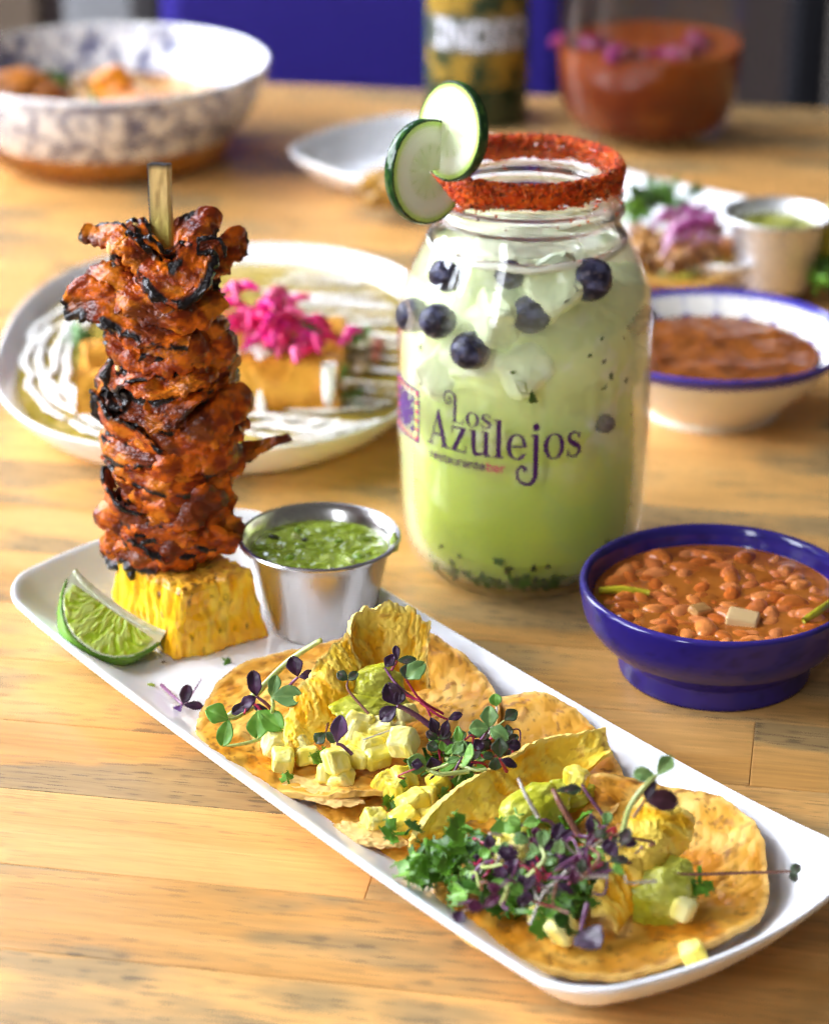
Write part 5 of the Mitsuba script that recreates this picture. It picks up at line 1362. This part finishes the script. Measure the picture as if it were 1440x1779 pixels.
def oval(rx, ry, n=200, e=2.5):
    a = np.linspace(0, 2 * np.pi, n, endpoint=False)
    return np.column_stack([rx * np.sign(np.cos(a)) * np.abs(np.cos(a)) ** (2 / e), ry * np.sign(np.sin(a)) * np.abs(np.sin(a)) ** (2 / e)])


def ring_loft(rings):
    P = np.stack(rings, 1); n = P.shape[0]
    v = np.vstack([P.reshape(-1, 3), [P[:, 0].mean(0)], [P[:, -1].mean(0)]])
    i = np.arange(n) * P.shape[1]; j = np.roll(i, -1)
    f = np.vstack([grid_faces(n, P.shape[1], True), np.stack([i * 0 + len(v) - 2, j, i], -1), np.stack([i * 0 + len(v) - 1, i + P.shape[1] - 1, j + P.shape[1] - 1], -1)])
    return v, f[:, ::-1]


ORX, ORY = 0.0985, 0.132
rings = []
for d, z in [(0.06, 0.006), (0.030, 0.006), (0.020, 0.0066), (0.014, 0.0095), (0.008, 0.0165), (0.003, 0.0215), (0.001, 0.0228), (0, 0.0222), (0.0006, 0.0205), (0.005, 0.0150), (0.012, 0.0078), (0.022, 0.002), (0.025, 0), (0.029, 0), (0.030, 0.002), (0.06, 0.003)]:
    o = oval(ORX - d, ORY - d)
    rings.append(np.column_stack([o, np.full(len(o), z)]))
add('oval_plate', moved(ring_loft(rings), OC), 'ceramic', label='white oval plate of sauced rolls behind the meat skewer', cat='plate', smooth=40)
n, m = 200, 60
o = oval(ORX - 0.0085, ORY - 0.0085, n)
q = np.linspace(0.01, 1, m)[None, :, None]
P = np.concatenate([o[:, None] * q, np.full((n, m, 1), 0.0148)], -1)
P[..., 2] += 0.0018 * (nz(P, 140, 3, 3) - 0.5) * sst(1, 0.9, q[..., 0])
v = P.reshape(-1, 3)
b = np.column_stack([o * 0.78, np.full(n, 0.0072)])
i = np.arange(n)
f = np.vstack([grid_faces(n, m, True), np.stack([i * m + m - 1, i + n * m, (i + 1) % n + n * m], -1), np.stack([i * m + m - 1, (i + 1) % n + n * m, np.roll(i, -1) * m + m - 1], -1)])
v = np.vstack([v, b])
c = lerp((0.34, 0.235, 0.030), (0.25, 0.180, 0.012), sst(0.4, 0.6, nz(v, 90, 5, 3)))
c = lerp(c, (0.46, 0.33, 0.11), sst(0.55, 0.7, nz(v, 150, 8, 3)) * 0.7)
add('green_sauce', moved((v, f), OC), 'wet', label='olive green sauce pooled on the white oval plate', cat='sauce', color=c)


def streak(path, w, key, z=0.0165):
    p = spline(path, 40)
    m_ = tube(np.column_stack([p, np.full(len(p), z)]) if p.shape[1] == 2 else p, [w * 0.4, w, w * 0.9, w, w * 0.5], 10)
    v = np.array(m_[0])
    if p.shape[1] == 2: v[:, 2] = z + (v[:, 2] - z) * 0.35
    v = meat_push(v, 0.0010, 7)
    add('streak', moved((v, m_[1]), OC if p.shape[1] == 2 else (0, 0, 0)), 'glaze', key, color=(0.80, 0.77, 0.72), smooth=True)


cr_ = thing('cream_drizzle', 'white cream drizzled in curved streaks over the green sauce', 'cream')
rg = np.random.default_rng(17)
for k in range(18):                    # loops round the left and front of the plate, then the right side
    a0 = math.radians(100 + k * 8)
    f_ = 0.88 - 0.055 * (k % 4)
    aa = np.linspace(a0, a0 + rg.uniform(0.5, 0.9), 5)
    streak([(ORX * f_ * math.cos(a) * (1 + rg.normal(0, 0.02)), ORY * f_ * math.sin(a)) for a in aa], rg.uniform(0.0012, 0.0026), cr_)
for k in range(20):
    y = -0.104 + 0.0105 * k
    x0 = 0.015 + 0.01 * math.sin(k * 2.1)
    lim = ORX * 0.88 * math.sqrt(max(0.05, 1 - (y / ORY) ** 2))
    streak([(x0, y + 0.006), ((x0 + lim) / 2, y + rg.normal(0, 0.003)), (lim, y - 0.004 + rg.normal(0, 0.004))], rg.uniform(0.0013, 0.0026), cr_)
for k in range(6):
    streak([(-0.055 + 0.02 * k, -0.082 - 0.003 * k), (-0.04 + 0.02 * k, -0.092), (-0.025 + 0.02 * k, -0.085)], 0.0024, cr_)


def roll(p0, p1, r, seed, lab):
    p = np.linspace(p0, p1, 50)
    m_ = tube(p, r, 28)
    v = meat_push(np.array(m_[0]), 0.0016, seed)
    c = lerp((0.62, 0.29, 0.035), (0.50, 0.20, 0.02), sst(0.4, 0.65, nz(v, 120, seed, 3)))
    return add('fried_roll', (v, m_[1]), 'crisp', label=lab, cat='fried tortilla roll', color=c)


roll((-0.1413, 0.9510, 0.0200), (-0.0950, 0.9510, 0.0200), 0.0125, 3, 'golden fried roll whose tip shows left of the skewer on the oval plate')
roll((-0.0821, 0.9591, 0.0215), (-0.0319, 0.9591, 0.0215), 0.0150, 4, 'golden fried roll striped with cream under the pink onions')
roll((-0.0925, 1.0133, 0.0200), (-0.0308, 1.0096, 0.0200), 0.0140, 5, 'fried roll lying behind the striped one on the oval plate')
roll((-0.1438, 0.9900, 0.0180), (-0.0944, 1.0041, 0.0180), 0.0125, 6, 'fried roll mostly hidden behind the skewer on the oval plate')
dr_ = thing('cream_drips', 'thick white cream drips running down the front of the fried roll', 'cream')
for k, (x, y0, y1, w) in enumerate([(408, 618, 690, .0032), (455, 612, 720, .0044), (462, 614, 690, .0040), (514, 612, 668, .0034), (572, 640, 708, .0042), (432, 612, 650, .0030)]):
    top, mid, bot = np.array(W_(x, y0 - 8, .0380)), np.array(W_(x, (y0 + y1) / 2, .0250)), np.array(W_(x, y1, .0150))
    add('drip', tube([top, mid + [0, -0.006, 0], bot], [w * 0.8, w * 0.66, w * 0.5], 12, 24), 'glaze', dr_, color=(0.82, 0.79, 0.74))
GO, LO = 'pickled pink onion strands on the rolls', 'bright pink pickled onion strand heaped on the fried rolls'
rg = np.random.default_rng(29)
OB = np.array((-0.0649, 0.9669, 0.0400))
for k in range(70):
    c_ = OB + rg.normal(0, 1, 3) * np.array([0.0135, 0.011, 0.0048]); c_[2] = max(c_[2], 0.034)
    c_[2] += 0.012 * math.exp(-((c_[0] - OB[0] + 0.008) / 0.014) ** 2) * rg.uniform(0.2, 1.2)
    a = rg.uniform(0, 6.28); L = rg.uniform(0.005, 0.009)
    d = np.array([math.cos(a), math.sin(a), rg.normal(0, 0.35)])
    mid = c_ + np.array([0, 0, L * 0.5])
    m_ = tube([c_ - d * L, mid, c_ + d * L], [0.0010, 0.0024, 0.0010], 8, 14)
    add('pickled_onion', m_, 'wet', label=f"{['deep pink', 'bright pink', 'magenta', 'pale pink'][k % 4]} pickled onion strand {'at the left' if c_[0] < OB[0] - 0.006 else 'at the right' if c_[0] > OB[0] + 0.006 else 'in the middle'} of the heap on the rolls", cat='pickled onion', group=GO, color=[(0.72, 0.014, 0.13), (0.76, 0.025, 0.20), (0.62, 0.008, 0.20), (0.78, 0.09, 0.26)][k % 4])
for k, (x, y, z, s, lab) in enumerate([(545,575,.0400,.0080,'pale green leaf at the right of the pink onions'),(520,590,.0400,.0070,'green leaf tucked under the right side of the pink onions'),(555,560,.0420,.0070,'dark green leaf above the right end of the pink onions'),(632,588,.0200,.0075,'bright green leaf on the sauce at the right of the oval plate'),(150,600,.0200,.0090,'green leaf on the sauce left of the skewer'),(125,585,.0200,.0080,'dark green leaf at the left edge of the oval plate food'),(600,650,.0230,.0060,'green herb bit at the right end of the striped roll'),(620,690,.0180,.0060,'green herb bit on the sauce below the right end of the roll'),(590,590,.0200,.0060,'dark herb leaf between onions and the plate right side')]):
    coriander(W_(x, y, z), CAM(W_(x, y, z)) + [0.2, 0, 0.3], s, 1500 + k, None, lab, [(0.10, 0.25, 0.05), (0.05, 0.13, 0.02), (0.20, 0.36, 0.14)][k % 3])
for k in range(14):
    x, y = rg.uniform(570, 660), rg.uniform(590, 690)
    add('vegetable_bit', moved(blob((.0030, .0024, .0018), 70 + k, 2, 0.3), W_(x, y, .0180), rotm(0, 0.3, k)), 'wet', label='small diced vegetable on the right side of the oval plate', cat='vegetable', group='diced vegetables on the oval plate', color=[(0.34, 0.24, 0.05), (0.42, 0.10, 0.04), (0.30, 0.20, 0.08), (0.12, 0.16, 0.03)][k % 4])

# ---------------------------------------------------------------- small white bowl with a blue rim, refried beans
SC = np.array([0.1300, 0.9880, 0.0])
SBW = [(0, 0.002), (0.027, 0.002), (0.028, 0.0), (0.030, 0.0), (0.0305, 0.002), (0.031, 0.004), (0.040, 0.0125), (0.051, 0.0245), (0.0575, 0.0322), (0.0590, 0.0345), (0.0584, 0.0355), (0.0570, 0.0352), (0.0500, 0.0290), (0.0450, 0.0240), (0.036, 0.0140), (0.024, 0.0070), (0, 0.006)]
m = revolve([tuple(p) for p in smooth_profile(SBW, 130)], 220)
v = m[0]
r, a = np.hypot(v[:, 0], v[:, 1]), np.arctan2(v[:, 1], v[:, 0])
up_ = np.tile(np.arange(130) > 78, 220)
c = np.tile((0.80, 0.76, 0.70), (len(v), 1))
band = sst(0.0548, 0.0555, r) * (v[:, 2] > 0.0300)
c = lerp(c, (0.045, 0.035, 0.32), band)
scal = sst(0.0492, 0.0482, r + 0.0030 * np.abs(np.sin(a * 11))) * up_ * sst(0.040, 0.043, r)
c = lerp(c, (0.05, 0.04, 0.30), scal)
c = lerp(c, (0.20, 0.24, 0.50), sst(0.25, 0.0, np.abs(np.sin(a * 11))) * up_ * sst(0.049, 0.051, r) * sst(0.056, 0.054, r) * 0.5)
add('small_bowl', moved(m, SC), 'glaze', label='white bowl with blue painted rim holding brown refried beans', cat='bowl', color=c)
m, c = sauce_surface(0.0452, 0.0268, 77, 0.0030, (0.15, 0.040, 0.007), (0.22, 0.065, 0.012), (0.11, 0.026, 0.005), 130)
add('refried_beans', moved(m, SC), 'wet', label='lumpy brown refried beans in the blue rimmed white bowl', cat='refried beans', color=c)

# ---------------------------------------------------------------- second long plate at the back with tostadas
Q1 = np.array([0.752, -0.659]); Q2 = np.array([0.659, 0.752])
QC = np.array([-0.074, 1.312]) + Q1 * PA + Q2 * PB
add('long_plate', moved(plate_mesh(160), (*QC, 0.0), rotm(rz=math.atan2(Q1[1], Q1[0]))), 'ceramic', label='blurred white rectangular plate of tostadas behind the jar', cat='plate', smooth=40)
v, f = blob((0.022, 0.017, 0.010), 61, 5, 0.25, 2.0)
v = meat_push(v, 0.003, 4)
add('grilled_piece', moved((v, f), (-0.0093, 1.2617, 0.0180)), 'wet', label='blurred brown grilled piece on the back plate left of the jar', cat='grilled food', color=lerp((0.42, 0.22, 0.03), (0.20, 0.09, 0.02), sst(0.4, 0.6, nz(v, 120, 3, 3))))


def back_tostada(c0, R, seed, lab):
    nn_ = 120
    a = np.linspace(0, 2 * np.pi, nn_, endpoint=False)[:, None]; q = np.linspace(0.02, 1, 26)[None, :]
    P = np.stack([R * q * np.cos(a), R * q * np.sin(a), 0.004 * q**3 + 0.002 * np.sin(5 * a) * q**3], -1)
    v, f, U, V, sd = thick(P, 0.002, wu=True)
    add('tostada', moved((v, f), c0), 'crisp', label=lab, cat='tostada', color=lerp((0.62, 0.36, 0.08), (0.58, 0.26, 0.03), sst(0.4, 0.6, nz(v, 80, seed, 3))))


back_tostada((0.1323, 1.1500, 0.0110), 0.040, 3, 'blurred tostada on the back plate right of the jar')
rg = np.random.default_rng(41)
for k in range(34):
    x, y = rg.normal(1175, 52), rg.normal(428, 22)
    z = rg.uniform(.0160, .0260)
    add('meat_chunk', moved(blob((.0058, .0044, .0036), 80 + k, 2, 0.35), W_(np.clip(x, 1085, 1265), np.clip(y, 385, 470), z), rotm(rg.uniform(0, 3), 0.4, k)), 'wet', label='blurred brown meat chunk on the back tostada', cat='meat', group='meat chunks on the back tostada', color=[(0.30, 0.14, 0.04), (0.40, 0.20, 0.06), (0.22, 0.09, 0.03), (0.45, 0.17, 0.05)][k % 4])
for k in range(30):
    x, y = rg.normal(1135, 34), rg.normal(345, 17)
    coriander(W_(x, y, rg.uniform(.0330, .0440)), CAM(W_(x, y, .03)) + rg.normal(0, 0.5, 3), rg.uniform(.0050, .0085), 1700 + k, 'green leaves on the back tostada', 'blurred green leaf on the back tostada behind the jar rim', CG[k % 4])
for k in range(16):
    p = np.array(W_(rg.normal(1195, 26), rg.normal(395, 16), rg.uniform(.0300, .0380)))
    d = np.array([0.7, 0.3, 0.35 + rg.normal(0, 0.3)]) * rg.uniform(0.006, 0.011)
    add('red_onion', tube([p - d, p + [0, 0, 0.003], p + d], [0.001, 0.0022, 0.001], 8, 12), 'wet', label='blurred purple red onion strand on the back tostada', cat='red onion', group='red onion on the back tostada', color=[(0.38, 0.07, 0.26), (0.55, 0.28, 0.42), (0.30, 0.04, 0.20)][k % 3])
for k in range(12):
    x, y = rg.normal(1160, 55), rg.normal(465, 9)
    add('lettuce_shred', moved(blob((.0065, .0028, .0016), 140 + k, 2, 0.4), W_(x, y, .0150), rotm(0.2, 0, k * 0.9)), 'leafy', label='blurred yellow green lettuce shred low on the back tostada', cat='lettuce', group='lettuce on the back tostada', color=[(0.30, 0.40, 0.06), (0.45, 0.42, 0.06), (0.55, 0.55, 0.25)][k % 3])
CC = np.array((0.1765, 1.1310, 0.0085)); CC[2] = FLOOR
add('steel_cup', moved((revolve(CUP, 96)[0] * np.array([0.93, 0.93, 1.09]), revolve(CUP, 96)[1]), CC), 'brushed_steel', label='blurred steel cup on the back plate at the right', cat='cup', smooth=28)
m, c = sauce_surface(0.0218, 0.0310, 15, 0.003, (0.20, 0.21, 0.03), (0.27, 0.27, 0.04), (0.33, 0.31, 0.09))
add('green_salsa', moved(m, CC), 'wet', label='olive green salsa in the blurred back steel cup', cat='salsa', color=c)
v, f = blob((0.011, 0.012, 0.020), 63, 4, 0.12)
add('avocado_piece', moved((v, f), (0.2083, 1.1428, 0.0260)), 'wet', label='yellow green avocado piece cut by the right edge of the photo', cat='avocado', color=lerp((0.55, 0.50, 0.08), (0.36, 0.40, 0.05), sst(-0.01, 0.01, v[:, 0])))
for k in range(10):
    x, y = rg.uniform(1415, 1440), rg.uniform(455, 500)
    coriander(W_(x, y, .0180), CAM(W_(x, y, .018)), .0075, 1800 + k, 'greens at the right end of the back plate', 'blurred green leaf under the avocado piece', CG[k % 4])

# ---------------------------------------------------------------- patterned bowl, back left
KC = np.array([-0.1790, 1.3850, 0.0])
KB = [(0, 0.004), (0.046, 0.004), (0.048, 0.0), (0.051, 0.0), (0.053, 0.003), (0.068, 0.011), (0.082, 0.026), (0.0900, 0.040), (0.0938, 0.0515), (0.0948, 0.0560), (0.0938, 0.0572), (0.0923, 0.0560), (0.0885, 0.0440), (0.080, 0.029), (0.066, 0.0155), (0.045, 0.0085), (0, 0.007)]
m = revolve([tuple(p) for p in smooth_profile(KB, 150)], 420)
v = m[0]
a, r = np.arctan2(v[:, 1], v[:, 0]), np.hypot(v[:, 0], v[:, 1])
prof = np.tile(np.concatenate([[0], np.cumsum(np.hypot(*np.diff(smooth_profile(KB, 150), axis=0).T))]), 420)
su, sv = a * 0.085, prof
rg = np.random.default_rng(3)
ink = np.zeros(len(v))
for k in range(1500):                   # painted leaves: short pointed strokes in sprays
    cu, cv = rg.uniform(-math.pi, math.pi) * 0.085, rg.uniform(0.030, 0.215)
    t = rg.choice([0.5, 1.1, 2.0, 2.6]) + rg.normal(0, 0.2)
    dx = (su - cu + 0.267) % 0.534 - 0.267; dy = sv - cv
    L, Wd = rg.uniform(0.0055, 0.0105), rg.uniform(0.0016, 0.0032)
    e1 = (dx * math.cos(t) + dy * math.sin(t)) / L; e2 = (-dx * math.sin(t) + dy * math.cos(t)) / Wd
    ink = np.maximum(ink, (np.abs(e1) < 1) * sst(1.0, 0.8, np.abs(e2) / np.clip(1 - e1**2, 0.02, 1)) * rg.uniform(0.55, 1.0))
ink *= (np.abs(v[:, 2] - 0.0570) > 0.0016)
c = lerp((0.76, 0.75, 0.75), (0.020, 0.024, 0.13), ink * 0.95)
add('patterned_bowl', moved(m, KC), 'glaze', label='large white bowl painted with small dark blue leaves, back left', cat='bowl', color=c)
m, c = sauce_surface(0.080, 0.0290, 91, 0.012, (0.36, 0.14, 0.02), (0.58, 0.36, 0.16), (0.14, 0.07, 0.015), 70)
add('noodle_salad', moved(m, KC), 'wet', label='mixed orange and pale food filling the patterned bowl', cat='food', color=c)
rg = np.random.default_rng(12)
for k, (x, y, z, s, col, lab) in enumerate([(200,152,.0420,(.0125,.011,.0125),(0.62,0.19,0.012),'round orange piece standing highest in the patterned bowl'),(232,188,.0330,(.017,.012,.009),(0.66,0.28,0.11),'pale orange prawn like piece right of the round orange one'),(285,185,.0330,(.013,.011,.008),(0.62,0.22,0.06),'orange piece at the right end of the patterned bowl food'),(30,150,.0400,(.020,.014,.011),(0.36,0.12,0.02),'dark orange chunk at the left edge in the patterned bowl'),(75,170,.0340,(.016,.012,.009),(0.30,0.10,0.02),'brown chunk left of centre in the patterned bowl'),(50,195,.0300,(.018,.012,.007),(0.62,0.42,0.25),'pale noodle clump at the left front of the patterned bowl'),(110,192,.0280,(.014,.011,.006),(0.55,0.34,0.17),'pale clump below the brown chunk in the patterned bowl'),(255,200,.0270,(.016,.010,.006),(0.70,0.45,0.28),'pale pink piece at the front right of the bowl food')]):
    v, f = blob(s, 160 + k, 4, 0.22, 1.8)
    v = meat_push(v, 0.0016, k)
    add('food_piece', moved((v, f), W_(x, y, z)), 'wet', label=lab, cat='food piece', color=lerp(np.array(col) * 0.8, np.minimum(np.array(col) * 1.3, 0.85), nz(v, 150, k, 3)))
for k in range(20):
    x, y = [(150, 200), (175, 175), (100, 145), (318, 192), (130, 203)][k % 5]
    x += rg.normal(0, 8); y += rg.normal(0, 6)
    coriander(W_(x, y, .0340), CAM(W_(x, y, .034)) + rg.normal(0, 0.4, 3), .0090, 1900 + k, 'green leaves in the patterned bowl', 'blurred green leaf among the food in the patterned bowl', CG[k % 3])

# ---------------------------------------------------------------- bottle
BTC = np.array([0.0385, 1.4700, 0.0])
BT = [(0, 0.004), (0.022, 0.003), (0.028, 0.0), (0.0305, 0.001), (0.0315, 0.004), (0.0317, 0.012), (0.0317, 0.130), (0.0305, 0.146), (0.0250, 0.168), (0.0170, 0.188), (0.0140, 0.205), (0.0133, 0.236), (0.0145, 0.238), (0.0145, 0.246), (0.0125, 0.247), (0, 0.247)]
bt = thing('beer_bottle', 'dark green bottle with a gold label and white lettering', 'bottle')
m = revolve(BT[:1] + [tuple(p) for p in smooth_profile(BT[1:-1], 140)] + BT[-1:], 96)
add('body', moved(m, BTC), 'glaze', bt, color=(0.012, 0.030, 0.012))


def band_mesh(z0, z1, R, a0, a1, n=90, mz=30):
    a, z = np.meshgrid(np.radians(np.linspace(a0, a1, n)), np.linspace(z0, z1, mz), indexing='ij')
    P = np.stack([R * np.sin(a), -R * np.cos(a), z], -1)
    return thick(P, 0.0003)


v, f, U, V, sd = band_mesh(0.026, 0.118, 0.0320, -78, 78)
gold = lerp((0.30, 0.18, 0.022), (0.020, 0.035, 0.012), sst(0.46, 0.60, nz(v, 90, 3, 3)))
gold = lerp(gold, (0.045, 0.095, 0.03), np.maximum(sst(0.66, 0.72, V) * sst(0.80, 0.76, V) * (U > 0.35), sst(0.06, 0.03, np.minimum(U, 1 - U))) * 0.9)
add('label', moved((v, f), BTC), 'satin', bt, label='gold paper label with a green band', color=gold)
tm = meshkit.text_mesh('INDIO', 0.0165, 0.0003, bold=True)
vv, ff = trimesh.remesh.subdivide_to_size(tm.vertices, tm.faces, 0.003, max_iter=10)
vv = vv * np.array([0.0640 / vv[:, 0].max(), 1, 1])


def on_bottle(vv, z0, R=0.03225):
    a = (vv[:, 0] - vv[:, 0].mean()) / R
    return np.stack([BTC[0] + (R + vv[:, 2]) * np.sin(a), BTC[1] - (R + vv[:, 2]) * np.cos(a), z0 + vv[:, 1]], 1)


add('lettering', (on_bottle(vv, 0.0500), ff), 'satin', bt, label='large white letters across the bottle label', color=(0.74, 0.74, 0.80), smooth=False)
v, f, U, V, sd = band_mesh(0.0480, 0.0685, 0.0322, -68, 68)
add('label_band', moved((v, f), BTC), 'satin', bt, label='dark outline band behind the white letters', color=lerp((0.03, 0.04, 0.03), (0.12, 0.12, 0.10), sst(0.4, 0.6, nz(v, 300, 3, 2))))

# ---------------------------------------------------------------- big glass of red brown drink
GC = np.array([0.1400, 1.4250, 0.0])
GO_ = [(0, 0.003), (0.030, 0.0025), (0.034, 0.0), (0.038, 0.001), (0.0470, 0.0090), (0.0520, 0.0220), (0.0545, 0.0400), (0.0552, 0.0650), (0.0550, 0.1000), (0.0530, 0.1300)]
gl = thing('drink_glass', 'wide clear glass of red brown drink at the back right', 'glass')
scene['thin_glass'] = {'type': 'thindielectric', 'int_ior': 1.28, 'ext_ior': 1.0}
add('body', moved(revolve(GO_[:1] + [tuple(p) for p in smooth_profile(GO_[1:], 70)], 120), GC), 'thin_glass', gl)
GI = [(0, 0.0075), (0.030, 0.0070), (0.037, 0.0085), (0.0450, 0.0130), (0.0503, 0.0240), (0.0532, 0.0420), (0.0540, 0.0570), (0.0538, 0.0580), (0, 0.0582)]
m = revolve(GI[:1] + [tuple(p) for p in smooth_profile(GI[1:-1], 60)] + GI[-1:], 120)
c = lerp((0.105, 0.013, 0.0005), (0.20, 0.036, 0.001), sst(0.025, 0.062, m[0][:, 2]))
c = lerp(c, (0.22, 0.050, 0.002), sst(0.5, 0.7, nz(m[0], 60, 5, 3)) * 0.5)
add('red_drink', moved(m, GC), 'matte', label='red brown drink in the wide glass at the back', cat='drink', color=c)
rg = np.random.default_rng(6)
for k in range(22):
    a, q = rg.uniform(math.pi, 2 * math.pi), 0.0515 * rg.uniform(0.55, 0.93)
    add('fruit_bit', moved(blob((.0085, .0050, .0042), 190 + k, 2, 0.35), GC + (q * math.cos(a) - 0.006, q * math.sin(a), rg.uniform(0.0545, 0.0610)), rotm(0.3, 0.2, k)), 'wet', label='purple fruit bit floating on the red brown drink', cat='fruit', group='purple fruit bits in the back glass', color=[(0.15, 0.008, 0.05), (0.20, 0.015, 0.10), (0.16, 0.02, 0.03)][k % 3])

# ---------------------------------------------------------------- labels of small things told apart by their order
ORD = 'leftmost,second from the left,third from the left,fourth from the left,fifth from the left,sixth from the left,seventh from the left,eighth from the left,ninth from the left,tenth from the left,eleventh from the left,twelfth from the left,thirteenth from the left,fourteenth from the left,fifteenth from the left,sixteenth from the left,seventeenth from the left'.split(',')


def ordered(group, text):
    ks = [k for k in labels if labels[k].get('group') == group and k in scene]
    ks.sort(key=lambda k: float(meshkit.WRITTEN[scene[k]['filename']][0][:, 0].mean()))
    for k, o in zip(ks, ORD):
        labels[k]['label'] = f'{text}, {o}'


ordered('pineapple dice heaped on the first tostada', 'pale yellow pineapple cube in the heap on the first tostada')
ordered('pineapple dice on the middle tostada', 'pineapple cube before the long chip on the middle tostada')
ordered('crumbs on the long plate', 'tiny food crumb fallen on the front white plate')
ordered('herb flakes drifting in the drink', 'tiny green herb flake drifting in the jar')
ordered('lettuce on the back tostada', 'blurred yellow green lettuce shred on the back tostada')
